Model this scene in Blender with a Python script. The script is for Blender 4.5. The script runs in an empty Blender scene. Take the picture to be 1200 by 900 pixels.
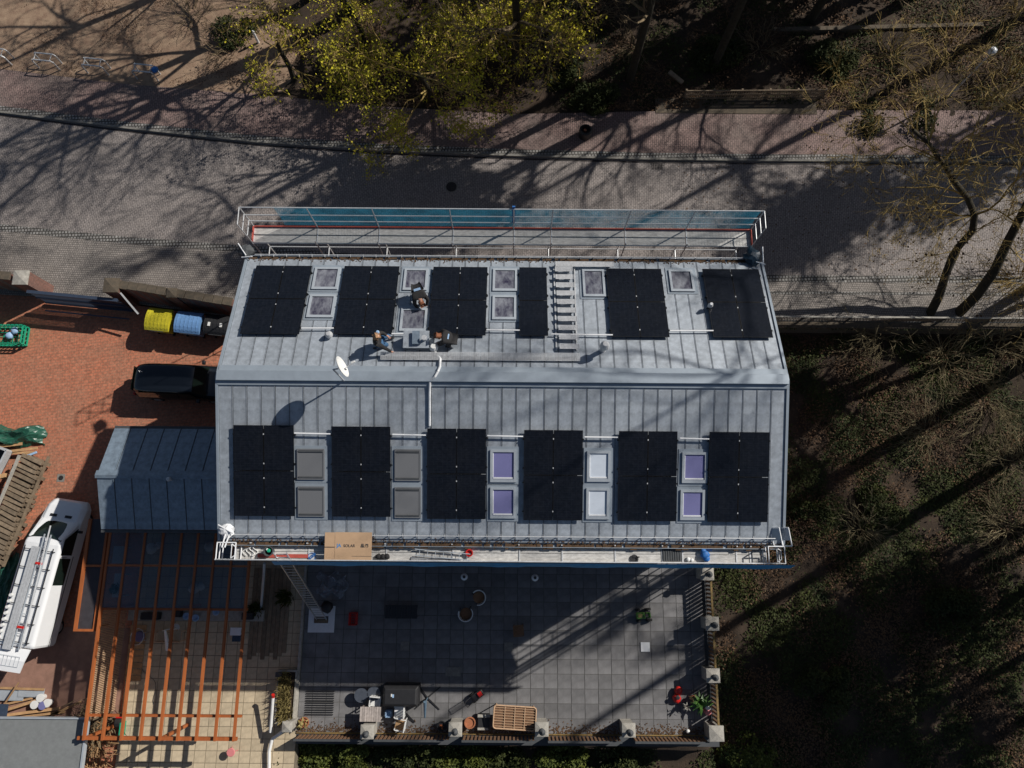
import bpy, bmesh, math, random
import numpy as np
from mathutils import Matrix, Vector, Euler
C = bpy.context.scene.collection
R = math.radians
# ---------------------------------------------------------------- camera
FPX, TILT, ROLL, ZC = 850.0, R(13.2), R(0.42), 36.0
S_, C_ = math.sin(TILT), math.cos(TILT)
cam = bpy.data.cameras.new('camera'); cam.sensor_width = 36; cam.lens = 36*FPX/1200
cam.clip_end = 3000; cam.clip_start = .5
co = bpy.data.objects.new('camera', cam); C.objects.link(co)
cr, sr = math.cos(ROLL), math.sin(ROLL)
r0 = Vector((1, 0, 0)); u0 = Vector((0, C_, S_)); f0 = Vector((0, S_, -C_))
rr = r0*cr+u0*sr; uu = -r0*sr+u0*cr
m = Matrix.Identity(4)
for i in range(3):
    m[i][0] = rr[i]; m[i][1] = uu[i]; m[i][2] = -f0[i]
m[2][3] = ZC
co.matrix_world = m
bpy.context.scene.camera = co
# ---------------------------------------------------------------- light
SUNV = Vector((1.14, .655, 1.0)).normalized()
w = bpy.data.worlds.new('World'); bpy.context.scene.world = w; w.use_nodes = True
nt = w.node_tree; bg = nt.nodes['Background']
sky = nt.nodes.new('ShaderNodeTexSky'); sky.sky_type = 'NISHITA'; sky.sun_disc = False
sky.sun_elevation = math.asin(SUNV.z); sky.sun_rotation = math.atan2(SUNV.x, SUNV.y)
nt.links.new(sky.outputs[0], bg.inputs[0]); bg.inputs[1].default_value = .05
sl = bpy.data.lights.new('sun', 'SUN'); sl.energy = 5.0; sl.angle = R(.53); sl.color = (1, .95, .88)
so = bpy.data.objects.new('sun', sl); C.objects.link(so)
so.rotation_euler = SUNV.to_track_quat('Z', 'Y').to_euler(); so.location = (0, 0, 60)
vs = bpy.context.scene.view_settings
vs.view_transform = 'Standard'; vs.look = 'None'; vs.gamma = 1; vs.exposure = -0.12; vs.use_curve_mapping = False
cy = bpy.context.scene.cycles
cy.max_bounces = 6; cy.transparent_max_bounces = 12
# ---------------------------------------------------------------- where a pixel of the survey photo lies on a level plane
def ray(x, y):
    dx, dy = x-600, y-450
    u = dx*cr+dy*sr; v = -(-dx*sr+dy*cr)
    return Vector((u/FPX, S_+v/FPX*C_, -C_+v/FPX*S_))
def P(x, y, z=0.0):
    d = ray(x, y); t = (z-ZC)/d.z
    return Vector((d.x*t, d.y*t, z))
RY, RZ = 6.2, 10.4           # ridge
SN, SS = .32, .293           # slopes north and south
NE_, SE_ = 11.5, .4          # eaves
HX0, HX1 = -10.66, 9.96
def zn(y): return RZ-SN*(y-RY)
def zs(y): return RZ-SS*(RY-y)
def PRf(x, y, north=True, h=0.0):
    d = ray(x, y)
    if north: t = (RZ+h+SN*RY-ZC)/(d.z+SN*d.y)
    else: t = (RZ+h-SS*RY-ZC)/(d.z-SS*d.y)
    return Vector((d.x*t, d.y*t, ZC+d.z*t))
# ---------------------------------------------------------------- mesh helpers
WM = {}
class MB:
    def __init__(s): s.v = []; s.f = []; s.mi = []
    def add(s, vs_, fs, mi=0):
        n = len(s.v); s.v.extend([tuple(p) for p in vs_]); s.f.extend([tuple(i+n for i in f) for f in fs]); s.mi.extend([mi]*len(fs)); return s
    BF = [(0, 3, 2, 1), (4, 5, 6, 7), (0, 1, 5, 4), (1, 2, 6, 5), (2, 3, 7, 6), (3, 0, 4, 7)]
    def box(s, x0, x1, y0, y1, z0, z1, mi=0):
        return s.add([(x0, y0, z0), (x1, y0, z0), (x1, y1, z0), (x0, y1, z0), (x0, y0, z1), (x1, y0, z1), (x1, y1, z1), (x0, y1, z1)], s.BF, mi)
    def slab(s, x0, x1, y0, y1, zf, o0, o1, mi=0):
        a, b = zf(y0), zf(y1)
        return s.add([(x0, y0, a+o0), (x1, y0, a+o0), (x1, y1, b+o0), (x0, y1, b+o0), (x0, y0, a+o1), (x1, y0, a+o1), (x1, y1, b+o1), (x0, y1, b+o1)], s.BF, mi)
    def obox(s, c, d, rot=0, mi=0, tilt=None):
        M = Matrix.Rotation(rot, 3, 'Z') if tilt is None else Euler(tilt).to_matrix()
        hx, hy, hz = d[0]/2, d[1]/2, d[2]/2; c = Vector(c)
        vs_ = [c+M@Vector(q) for q in ((-hx, -hy, -hz), (hx, -hy, -hz), (hx, hy, -hz), (-hx, hy, -hz), (-hx, -hy, hz), (hx, -hy, hz), (hx, hy, hz), (-hx, hy, hz))]
        return s.add(vs_, s.BF, mi)
    def beam(s, p0, p1, wd, h, mi=0, up=(0, 0, 1)):
        p0, p1 = Vector(p0), Vector(p1); d = (p1-p0).normalized(); up = Vector(up)
        if abs(d.dot(up)) > .98: up = Vector((0, 1, 0))
        a = d.cross(up).normalized()*wd/2; b = a.cross(d).normalized()*h/2
        return s.add([p0-a-b, p0+a-b, p1+a-b, p1-a-b, p0-a+b, p0+a+b, p1+a+b, p1-a+b], s.BF, mi)
    def tube(s, p0, p1, r0, r1=None, n=6, mi=0, cap=True):
        if r1 is None: r1 = r0
        p0, p1 = Vector(p0), Vector(p1); d = (p1-p0)
        if d.length < 1e-6: return s
        d.normalize(); a = d.orthogonal().normalized(); b = d.cross(a)
        vs_ = []
        for p, r in ((p0, r0), (p1, r1)):
            for k in range(n):
                t = 2*math.pi*k/n; vs_.append(p+a*math.cos(t)*r+b*math.sin(t)*r)
        fs = [(k, (k+1) % n, (k+1) % n+n, k+n) for k in range(n)]
        if cap: fs += [tuple(range(n))[::-1], tuple(range(n, 2*n))]
        return s.add(vs_, fs, mi)
    def path(s, pts, r, n=6, mi=0, closed=False):
        pts = [Vector(p) for p in pts]
        if closed: pts = pts+[pts[0]]
        for a, b in zip(pts, pts[1:]): s.tube(a, b, r, r, n, mi)
        return s
    def lathe(s, c, prof, n=16, mi=0):
        c = Vector(c); vs_ = []; fs = []
        for r, z in prof:
            for k in range(n):
                t = 2*math.pi*k/n; vs_.append(c+Vector((r*math.cos(t), r*math.sin(t), z)))
        for j in range(len(prof)-1):
            for k in range(n):
                a, b = j*n+k, j*n+(k+1) % n
                fs.append((a, b, b+n, a+n))
        fs.append(tuple(range(n))[::-1]); L = (len(prof)-1)*n; fs.append(tuple(range(L, L+n)))
        return s.add(vs_, fs, mi)
    def prism(s, pts, z0, z1, mi=0):
        n = len(pts)
        ar = sum(pts[i][0]*pts[(i+1) % n][1]-pts[(i+1) % n][0]*pts[i][1] for i in range(n))
        if ar < 0: pts = list(pts)[::-1]
        vs_ = [(p[0], p[1], z0) for p in pts]+[(p[0], p[1], z1) for p in pts]
        fs = [tuple(range(n))[::-1], tuple(range(n, 2*n))]+[(k, (k+1) % n, (k+1) % n+n, k+n) for k in range(n)]
        return s.add(vs_, fs, mi)
    def loft(s, rings, mi=0, cap=True, closed=True):
        n = len(rings[0]); vs_ = [p for r in rings for p in r]; fs = []
        for j in range(len(rings)-1):
            for k in range(n if closed else n-1):
                a, b = j*n+k, j*n+(k+1) % n; fs.append((a, b, b+n, a+n))
        if cap: fs += [tuple(range(n))[::-1], tuple(range((len(rings)-1)*n, len(rings)*n))]
        return s.add(vs_, fs, mi)
    def sphere(s, c, r, n=10, mi=0, sc=(1, 1, 1)):
        c = Vector(c); prof = []
        rings = []
        for j in range(1, n//2+1):
            t = math.pi*j/(n//2+1); rings.append([c+Vector((r*sc[0]*math.sin(t)*math.cos(2*math.pi*k/n), r*sc[1]*math.sin(t)*math.sin(2*math.pi*k/n), -r*sc[2]*math.cos(t))) for k in range(n)])
        return s.loft(rings, mi)
    def build(s, name, mats, parent=None, smooth=False, local=False, bev=0):
        """link as ONE mesh object; coordinates are world ones unless local"""
        if not isinstance(mats, (list, tuple)): mats = [mats]
        v = np.array(s.v, dtype=float)
        loc = Vector((0, 0, 0))
        if parent is not None:
            M = WM[parent.name]
            if not local:
                A = np.array(M.inverted()); v = v@A[:3, :3].T+A[:3, 3]
        elif not local:
            lo, hi = v.min(0), v.max(0); loc = Vector(((lo[0]+hi[0])/2, (lo[1]+hi[1])/2, lo[2])); v = v-np.array(loc)
        me = bpy.data.meshes.new(name); me.from_pydata(v.tolist(), [], s.f)
        for m_ in mats: me.materials.append(m_)
        if len(mats) > 1: me.polygons.foreach_set('material_index', s.mi)
        if smooth: me.polygons.foreach_set('use_smooth', [True]*len(s.f))
        me.update()
        o = bpy.data.objects.new(name, me); C.objects.link(o)
        if parent is not None: o.parent = parent; WM[o.name] = WM[parent.name].copy()
        else: o.location = loc; WM[o.name] = Matrix.Translation(loc)
        if bev:
            b = o.modifiers.new('bevel', 'BEVEL'); b.width = bev; b.segments = 2; b.limit_method = 'ANGLE'
        return o
def thing(name, label, cat, loc=(0, 0, 0), rz=0, group=None):
    o = bpy.data.objects.new(name, None); C.objects.link(o); o.empty_display_size = .3
    o.location = loc; o.rotation_euler = (0, 0, rz)
    WM[o.name] = Matrix.Translation(Vector(loc))@Matrix.Rotation(rz, 4, 'Z')
    o['label'] = label; o['category'] = cat
    if group: o['group'] = group
    return o
def tag(o, label, cat, group=None, kind=None):
    o['label'] = label; o['category'] = cat
    if group: o['group'] = group
    if kind: o['kind'] = kind
    return o
def struct(o, label=None):
    o['kind'] = 'structure'
    if label: o['label'] = label
    return o
def share(name, me, parent, loc, rz=0, sc=None):
    o = bpy.data.objects.new(name, me); C.objects.link(o); o.parent = parent; o.location = loc; o.rotation_euler = (0, 0, rz)
    if sc: o.scale = sc
    return o
def dup(root, loc, rz=0, label=None, group=None):
    r = root.copy(); C.objects.link(r); r.location = loc; r.rotation_euler = (0, 0, rz)
    if label: r['label'] = label
    if group: r['group'] = group
    for ch in list(root.children):
        c = ch.copy(); C.objects.link(c); c.parent = r
        for g in ch.children:
            d = g.copy(); C.objects.link(d); d.parent = c
    WM[r.name] = Matrix.Translation(Vector(loc))@Matrix.Rotation(rz, 4, 'Z')
    return r
# ---------------------------------------------------------------- materials
def mat(name, col, rough=.7, metal=0, var=.15, scale=3.0, bump=0, bscale=None, col2=None, spec=.5, rnd=0, stretch=None, emis=None, trans=0, streak=0, detail=6, lucent=0):
    m_ = bpy.data.materials.new(name); m_.use_nodes = True; n = m_.node_tree; L = n.links; b = n.nodes['Principled BSDF']
    b.inputs['Roughness'].default_value = rough; b.inputs['Metallic'].default_value = metal
    b.inputs['Specular IOR Level'].default_value = spec
    tc = n.nodes.new('ShaderNodeTexCoord'); mp = n.nodes.new('ShaderNodeMapping'); L.new(tc.outputs['Object'], mp.inputs[0])
    if stretch: mp.inputs['Scale'].default_value = stretch
    nz = n.nodes.new('ShaderNodeTexNoise'); nz.inputs['Scale'].default_value = scale; nz.inputs['Detail'].default_value = detail; nz.inputs['Roughness'].default_value = .65
    L.new(mp.outputs[0], nz.inputs['Vector'])
    rp = n.nodes.new('ShaderNodeValToRGB'); L.new(nz.outputs[0], rp.inputs[0])
    rp.color_ramp.elements[0].position = .3; rp.color_ramp.elements[1].position = .7
    c2 = col2 if col2 else tuple(min(1, c*(1+var)) for c in col)
    c1 = col if col2 else tuple(c*(1-var) for c in col)
    rp.color_ramp.elements[0].color = (*c1, 1); rp.color_ramp.elements[1].color = (*c2, 1)
    out = rp.outputs[0]
    if rnd:
        oi = n.nodes.new('ShaderNodeObjectInfo'); mr = n.nodes.new('ShaderNodeMapRange'); mr.inputs[3].default_value = 1-rnd; mr.inputs[4].default_value = 1+rnd
        L.new(oi.outputs['Random'], mr.inputs[0]); hs = n.nodes.new('ShaderNodeHueSaturation'); L.new(mr.outputs[0], hs.inputs['Value']); L.new(out, hs.inputs['Color']); out = hs.outputs[0]
    if bump:
        n2 = n.nodes.new('ShaderNodeTexNoise'); n2.inputs['Scale'].default_value = bscale or scale*8; n2.inputs['Detail'].default_value = 4
        L.new(mp.outputs[0], n2.inputs['Vector']); bp = n.nodes.new('ShaderNodeBump'); bp.inputs['Strength'].default_value = bump; bp.inputs['Distance'].default_value = .02
        L.new(n2.outputs[0], bp.inputs['Height']); L.new(bp.outputs[0], b.inputs['Normal'])
    L.new(out, b.inputs['Base Color'])
    if lucent:
        tl = n.nodes.new('ShaderNodeBsdfTranslucent'); L.new(out, tl.inputs[0]); m0 = n.nodes.new('ShaderNodeMixShader'); m0.inputs[0].default_value = lucent
        L.new(b.outputs[0], m0.inputs[1]); L.new(tl.outputs[0], m0.inputs[2]); L.new(m0.outputs[0], n.nodes['Material Output'].inputs[0]); b = m0
    if trans:
        tr = n.nodes.new('ShaderNodeBsdfTransparent'); mx = n.nodes.new('ShaderNodeMixShader'); mx.inputs[0].default_value = trans
        o_ = n.nodes['Material Output']; L.new(b.outputs[0], mx.inputs[1]); L.new(tr.outputs[0], mx.inputs[2]); L.new(mx.outputs[0], o_.inputs[0])
    return m_
def paver(name, c1, c2, mortar, bw, bh, msize=.012, rot=0, rough=.85, dirt=.35, dcol=(.05, .05, .045), dscale=.35, bump=.5, vary=.0, fine=None, off=.5):
    m_ = bpy.data.materials.new(name); m_.use_nodes = True; n = m_.node_tree; L = n.links; b = n.nodes['Principled BSDF']; b.inputs['Roughness'].default_value = rough
    tc = n.nodes.new('ShaderNodeTexCoord'); mp = n.nodes.new('ShaderNodeMapping'); mp.inputs['Rotation'].default_value = (0, 0, rot); L.new(tc.outputs['Object'], mp.inputs[0])
    br = n.nodes.new('ShaderNodeTexBrick'); br.inputs['Scale'].default_value = 1; br.inputs['Brick Width'].default_value = bw; br.inputs['Row Height'].default_value = bh
    br.inputs['Mortar Size'].default_value = msize; br.inputs['Color1'].default_value = (*c1, 1); br.inputs['Color2'].default_value = (*c2, 1); br.inputs['Mortar'].default_value = (*mortar, 1); br.offset = off
    L.new(mp.outputs[0], br.inputs[0])
    nz = n.nodes.new('ShaderNodeTexNoise'); nz.inputs['Scale'].default_value = dscale; nz.inputs['Detail'].default_value = 8; nz.inputs['Roughness'].default_value = .7; L.new(tc.outputs['Object'], nz.inputs['Vector'])
    rp = n.nodes.new('ShaderNodeValToRGB'); rp.color_ramp.elements[0].position = .42; rp.color_ramp.elements[1].position = .68; L.new(nz.outputs[0], rp.inputs[0])
    rp.color_ramp.elements[1].color = (dirt, dirt, dirt, 1)
    mx = n.nodes.new('ShaderNodeMixRGB'); L.new(rp.outputs[0], mx.inputs[0]); L.new(br.outputs[0], mx.inputs[1]); mx.inputs[2].default_value = (*dcol, 1)
    n3 = n.nodes.new('ShaderNodeTexNoise'); n3.inputs['Scale'].default_value = 9; n3.inputs['Detail'].default_value = 5; L.new(tc.outputs['Object'], n3.inputs['Vector'])
    mr = n.nodes.new('ShaderNodeMapRange'); mr.inputs[1].default_value = .3; mr.inputs[2].default_value = .7; mr.inputs[3].default_value = .72; mr.inputs[4].default_value = 1.25; L.new(n3.outputs[0], mr.inputs[0])
    hs = n.nodes.new('ShaderNodeHueSaturation'); L.new(mx.outputs[0], hs.inputs['Color']); L.new(mr.outputs[0], hs.inputs['Value'])
    L.new(hs.outputs[0], b.inputs['Base Color'])
    bp = n.nodes.new('ShaderNodeBump'); bp.inputs['Strength'].default_value = bump; bp.inputs['Distance'].default_value = .02
    ad = n.nodes.new('ShaderNodeMath'); ad.operation = 'SUBTRACT'; L.new(n3.outputs[0], ad.inputs[0]); L.new(br.outputs['Fac'], ad.inputs[1])
    L.new(ad.outputs[0], bp.inputs['Height']); L.new(bp.outputs[0], b.inputs['Normal'])
    return m_
M = {}
M['zinc'] = mat('zinc_roof', (.34, .375, .415), .5, .25, .26, 4.5, .35, 60, rnd=.085, detail=12)
M['zinc2'] = mat('zinc_trim', (.32, .37, .42), .45, .3, .08, 3)
M['zincdark'] = mat('extension_zinc', (.20, .255, .315), .5, .25, .26, 5, .3, 50, rnd=.06)
M['black'] = mat('solar_glass', (.006, .0075, .012), .22, 0, .3, 2, spec=.35, rnd=.12)
M['pvframe'] = mat('black_aluminium', (.008, .008, .009), .5, .3, .2, 6)
M['alu'] = mat('aluminium', (.55, .56, .57), .38, .7, .1, 8)
M['galv'] = mat('galvanised_steel', (.58, .59, .60), .5, .3, .18, 10)
M['white'] = mat('white_paint', (.75, .76, .77), .5, 0, .06, 5)
M['pvc'] = mat('white_plastic', (.72, .72, .7), .5, 0, .08, 6)
M['lightframe'] = mat('window_frame_grey', (.42, .46, .50), .45, .2, .08, 5)
M['pane'] = mat('glass_painted_reflections', (.03, .025, .05), .06, 0, .8, 2.6, spec=.9, col2=(.26, .27, .30), stretch=(1.6, .8, 1), detail=3)  # pale and dark mottling paints reflections over blinds into the pane
M['greyblind'] = mat('grey_shutter', (.145, .15, .16), .8, 0, .06, 40)
M['purple'] = mat('purple_blind', (.17, .17, .36), .7, 0, .1, 40)
M['whiteblind'] = mat('white_blind', (.58, .64, .72), .6, 0, .05, 5)
M['deckp'] = mat('deck_plank', (.50, .49, .47), .75, .1, .3, 4, .3, 30, rnd=.12, stretch=(1, 3, 1))
M['red'] = mat('red_board', (.40, .07, .05), .7, 0, .2, 5)
M['net'] = mat('blue_net', (.03, .25, .40), .8, 0, .35, 1.6, trans=.5, lucent=.6)
M['netd'] = mat('blue_net_band', (.05, .29, .55), .6, 0, .2, 6)
M['debris'] = mat('gutter_leaf_debris', (.13, .07, .035), .95, 0, .5, 12, 1, 40, col2=(.05, .035, .02))
M['wallr'] = paver('wall_brick', (.24, .10, .07), (.18, .08, .06), (.15, .14, .13), .25, .08)
M['stonecap'] = mat('coping_stone', (.13, .10, .07), .95, 0, .4, 5, .8, 25, col2=(.07, .06, .045))
M['stone'] = mat('pale_stone', (.36, .34, .30), .9, 0, .25, 6, .6, 30)
M['soil'] = mat('woodland_soil', (.025, .018, .012), 1, 0, .4, 1.0, 1, 18, col2=(.07, .046, .03))
M['bark'] = mat('bark', (.02, .017, .012), .95, 0, .4, 6, 1, 30, col2=(.055, .046, .028))
M['twig'] = mat('twig_bark', (.17, .125, .07), .9, 0, .3, 3)
M['twigy'] = mat('golden_twig', (.34, .24, .075), .85, 0, .3, 3)
M['bud'] = mat('yellow_green_bud', (.62, .52, .02), .8, 0, .3, 1.5, col2=(.34, .34, .02))
M['ivy'] = mat('ivy_leaf', (.014, .024, .008), .75, 0, .4, .8, col2=(.062, .07, .016), spec=.25)
M['leafb'] = mat('fallen_leaf', (.15, .08, .035), .85, 0, .4, .9, col2=(.05, .03, .018))
M['laurel'] = mat('hedge_leaf', (.02, .04, .012), .7, 0, .4, .7, col2=(.12, .13, .018), spec=.25)
M['orange'] = mat('orange_timber', (.37, .105, .028), .6, 0, .18, 4, .2, 20, stretch=(1, .2, 1))
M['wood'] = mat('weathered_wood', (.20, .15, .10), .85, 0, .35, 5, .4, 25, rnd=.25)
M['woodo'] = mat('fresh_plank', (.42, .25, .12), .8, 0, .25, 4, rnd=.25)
M['grass'] = mat('dry_grass', (.32, .26, .10), .9, 0, .3, 3)
M['carw'] = mat('white_car_paint', (.78, .79, .80), .25, 0, .02, 2, spec=.6)
M['carb'] = mat('dark_car_paint', (.008, .011, .016), .12, 0, .05, 2, spec=.7)
M['carglass'] = mat('car_glass', (.008, .015, .012), .05, 0, .2, 2, spec=.7)
M['rubber'] = mat('black_rubber', (.015, .015, .015), .9, 0, .2, 8)
M['blk'] = mat('black_plastic', (.018, .018, .02), .55, 0, .2, 8)
M['dgrey'] = mat('dark_grey', (.06, .065, .07), .7, 0, .2, 6)
M['gate'] = mat('gate_blue_grey', (.05, .07, .11), .5, .3, .15, 6)
M['yellow'] = mat('yellow_bin', (.55, .48, .03), .45, 0, .1, 6)
M['bluebin'] = mat('blue_bin', (.14, .28, .52), .45, 0, .1, 6)
M['green'] = mat('green_plastic', (.01, .32, .18), .5, 0, .15, 6)
M['tarp'] = mat('green_tarpaulin', (.02, .09, .06), .35, 0, .4, 5, .6, 8)
M['btarp'] = mat('blue_fabric', (.02, .14, .42), .6, 0, .3, 6)
M['card'] = mat('cardboard', (.50, .33, .20), .85, 0, .06, 3)
M['ink'] = mat('printed_ink', (.05, .05, .05), .8, 0, .05, 3)
M['inkb'] = mat('printed_blue', (.05, .25, .55), .8, 0, .05, 3)
M['brown'] = mat('brown_cushion', (.24, .13, .07), .9, 0, .15, 9)
M['wicker'] = mat('pale_wicker', (.55, .36, .22), .8, 0, .2, 9)
M['wickerd'] = mat('wicker_weave', (.20, .11, .06), .85, 0, .3, 20)
M['redp'] = mat('red_plastic', (.55, .02, .015), .4, 0, .1, 6)
M['terracotta'] = mat('terracotta', (.35, .13, .06), .8, 0, .2, 9)
M['pink'] = mat('pink_plastic', (.65, .22, .22), .5, 0, .1, 9)
M['leafg'] = mat('bright_leaf', (.06, .14, .025), .5, 0, .4, 5)
M['mower'] = mat('green_machine', (.12, .28, .05), .4, 0, .2, 5)
M['skin'] = mat('skin', (.48, .25, .17), .6, 0, .08, 6)
M['jacket'] = mat('black_jacket', (.018, .017, .018), .85, 0, .3, 9)
M['jeans'] = mat('blue_jeans', (.04, .11, .22), .85, 0, .3, 9)
M['hairb'] = mat('auburn_hair', (.20, .07, .03), .8, 0, .3, 15)
M['hairl'] = mat('light_brown_hair', (.30, .17, .09), .8, 0, .3, 15)
M['shirt'] = mat('light_blue_shirt', (.30, .45, .65), .8, 0, .1, 9)
M['roofing'] = mat('grey_roofing_felt', (.19, .20, .20), .9, 0, .12, 5, .4, 40)
M['film'] = mat('clear_film', (.30, .34, .40), .2, 0, .5, 6, 1, 10, trans=.55)
M['rglass'] = mat('canopy_glass', (.05, .10, .14), .06, 0, .3, 2, spec=.6, trans=.55)
M['tile'] = mat('terrace_tile', (.155, .152, .154), .85, 0, .3, 1.3, .3, 40, rnd=.13)
M['ptile'] = mat('patio_tile', (.50, .41, .28), .85, 0, .16, 4, .3, 40, rnd=.10)
M['grout'] = mat('tile_joint', (.10, .097, .09), .95, 0, .3, 5)
M['pgrout'] = mat('patio_joint', (.17, .14, .10), .95, 0, .3, 5)
M['kerb'] = mat('kerb_stone', (.20, .19, .17), .9, 0, .25, 6, .4, 30)
M['iron'] = mat('cast_iron', (.04, .035, .035), .6, .5, .3, 12)
M['lampw'] = mat('opal_globe', (.7, .73, .76), .2, 0, .05, 3)
M['black'] = paver('solar_glass', (.0055, .007, .011), (.007, .0085, .013), (.012, .014, .018), .17, .085, .004, 0, rough=.2, dirt=.25, dcol=(.015, .015, .016), dscale=1.2, bump=0, off=0)
M['street'] = paver('street_setts', (.31, .27, .25), (.26, .23, .215), (.12, .11, .105), .2, .1, .012, R(92), dirt=.6, dcol=(.17, .15, .14), dscale=.5, bump=.6)
M['street2'] = paver('south_pavement_setts', (.31, .275, .25), (.25, .225, .205), (.11, .10, .09), .12, .12, .014, R(2), dirt=.5, dcol=(.18, .16, .14), dscale=.7, bump=.8)
M['redpav'] = paver('north_pavement_pavers', (.27, .185, .165), (.22, .145, .13), (.08, .06, .055), .22, .11, .014, R(90), dirt=.7, dcol=(.16, .13, .115), dscale=.45)
M['setts'] = paver('pale_setts', (.33, .32, .30), (.22, .21, .2), (.05, .045, .04), .17, .17, .03, R(-2), dirt=.4, dscale=1.5, off=.3)
M['yard'] = paver('yard_brick', (.48, .165, .09), (.42, .145, .08), (.30, .15, .09), .24, .16, .016, R(-8), dirt=.55, dcol=(.30, .17, .11), dscale=.45)
# ---------------------------------------------------------------- ground and paved surfaces
WALLY = P(1000, 380).y
def gz(x, y):
    """height of the bare ground"""
    z = -0.08
    if y < WALLY-.3 and x > 9.7: z = -1.1-.07*min(WALLY-y, 25)
    elif y < -8.6 and x > -10.4: z = -1.5-.03*min(-8.6-y, 30)
    elif y > 24: z = -.02+.05*min(y-24, 60)*min(1, max(0, (x+14)/4))
    if z > -.079 or z < -.09: z += .12*math.sin(x*1.3+y*.7)*math.sin(y*1.1-x*.4)+.07*math.sin(x*3.1+1)*math.sin(y*2.7)
    if y > 24 and (z < .0 or x < -13.5): z = -.02
    return z
def ground():
    xs = np.concatenate([[-900, -400, -150, -80], np.arange(-50, 60.1, .6), [90, 160, 400, 900]])
    ys = np.concatenate([[-900, -400, -150, -60], np.arange(-30, 60.1, .6), [90, 160, 400, 900]])
    v = [(x, y, gz(x, y)) for y in ys for x in xs]; nx = len(xs)
    f = [(j*nx+i, j*nx+i+1, (j+1)*nx+i+1, (j+1)*nx+i) for j in range(len(ys)-1) for i in range(nx-1)]
    b = MB(); b.add(v, f); o = b.build('ground', M['soil'], smooth=True); struct(o)
ground()
def ext(pts):      # carry a surveyed edge line on past the frame, both ways
    a, b, c, d = pts[0], pts[1], pts[-2], pts[-1]
    k0 = (a-b).normalized()*120; k1 = (d-c).normalized()*120
    return [a+k0]+pts+[d+k1]
def line(pp, z=0): return ext([P(x, y, 0) for x, y in pp])
NK = line([(0, 133), (150, 152), (300, 168), (450, 178), (600, 184), (750, 188), (900, 190), (1200, 191)])
SG = line([(0, 265), (150, 280), (285, 290), (450, 302), (600, 312), (750, 320), (920, 325), (1200, 326)])
NE = line([(0, 82), (150, 100), (300, 112), (450, 126), (600, 135), (750, 132), (900, 130), (1200, 131)])
SE = line([(0, 345), (120, 350), (275, 372), (450, 380), (600, 380), (750, 380), (920, 380), (1200, 380)])
def strip(a, b, z0, z1, name, m_, offa=0, offb=0):
    A = [p+Vector((0, offa, 0)) for p in a]; B = [p+Vector((0, offb, 0)) for p in b]
    mb = MB()
    rings = [[(p.x, p.y, z1), (q.x, q.y, z1), (q.x, q.y, z0), (p.x, p.y, z0)] for p, q in zip(A, B)]
    mb.loft(rings); o = mb.build(name, m_); struct(o); return o
strip(SG, NK, -.2, 0, 'street', M['street'], -.1, 0)
strip(NK, NE, -.2, .11, 'north_pavement', M['redpav'], .42, -.0)
strip(NK, NK, -.2, .12, 'kerb', M['kerb'], .0, .12)
strip(NK, NK, -.2, .105, 'pale_sett_strip', M['setts'], .12, .42)
strip(NK, NK, -.19, .004, 'street_drain_channel', M['iron'], -.16, -.05)
strip(SG, SG, -.19, .03, 'south_gutter_setts', M['setts'], -.28, .1)
strip(SE, SG, -.2, .02, 'south_pavement', M['street2'], 0, -.28)
mb = MB(); q = [P(886, 343), P(1300, 344)]; mb.box(q[0].x, q[1].x+60, q[0].y-.08, q[0].y+.08, -.1, .026); struct(mb.build('pale_sett_row', M['setts']))
vb = [(NE[i].x, NE[i].y) for i in range(len(NE)) if NE[i].x < -12]; vb = [(-60, 30)]+[p for p in vb if p[0] > -60]+[(-11.8, 25.4), (-12.6, 27), (-11.9, 28.4), (-14.2, 30), (-13.5, 32), (-16, 34), (-60, 38)]
M['verge'] = mat('trodden_earth', (.20, .125, .085), 1, 0, .4, 2.2, 1, 22, col2=(.34, .24, .16))
mb = MB(); mb.prism(vb, -.2, .10); struct(mb.build('trodden_verge', M['verge']))
# yard of red brick
yb = [P(-420, 338), P(0, 345), P(120, 352), P(275, 374), P(380, 384), (-10.1, 10), (-10.1, 1), (-11.2, .9), (-17.88, .9), (-17.88, -9), (-18, -30), (-60, -30)]
mb = MB(); mb.prism([(p[0], p[1]) for p in yb], -.2, -.03); struct(mb.build('yard_paving', M['yard']))
# brick-red paving beside the canopy, its shade painted in as brown
M['drive'] = mat('shade_tinted_paving', (.27, .15, .11), .9, 0, .2, 3, .4, 40)
mb = MB(); a, b_ = P(52, 640), P(108, 845); mb.box(-24.2, -17.95, P(50, 845).y, P(50, 735).y, -.1, -.022); struct(mb.build('shade_tinted_strip', M['drive']))
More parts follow.
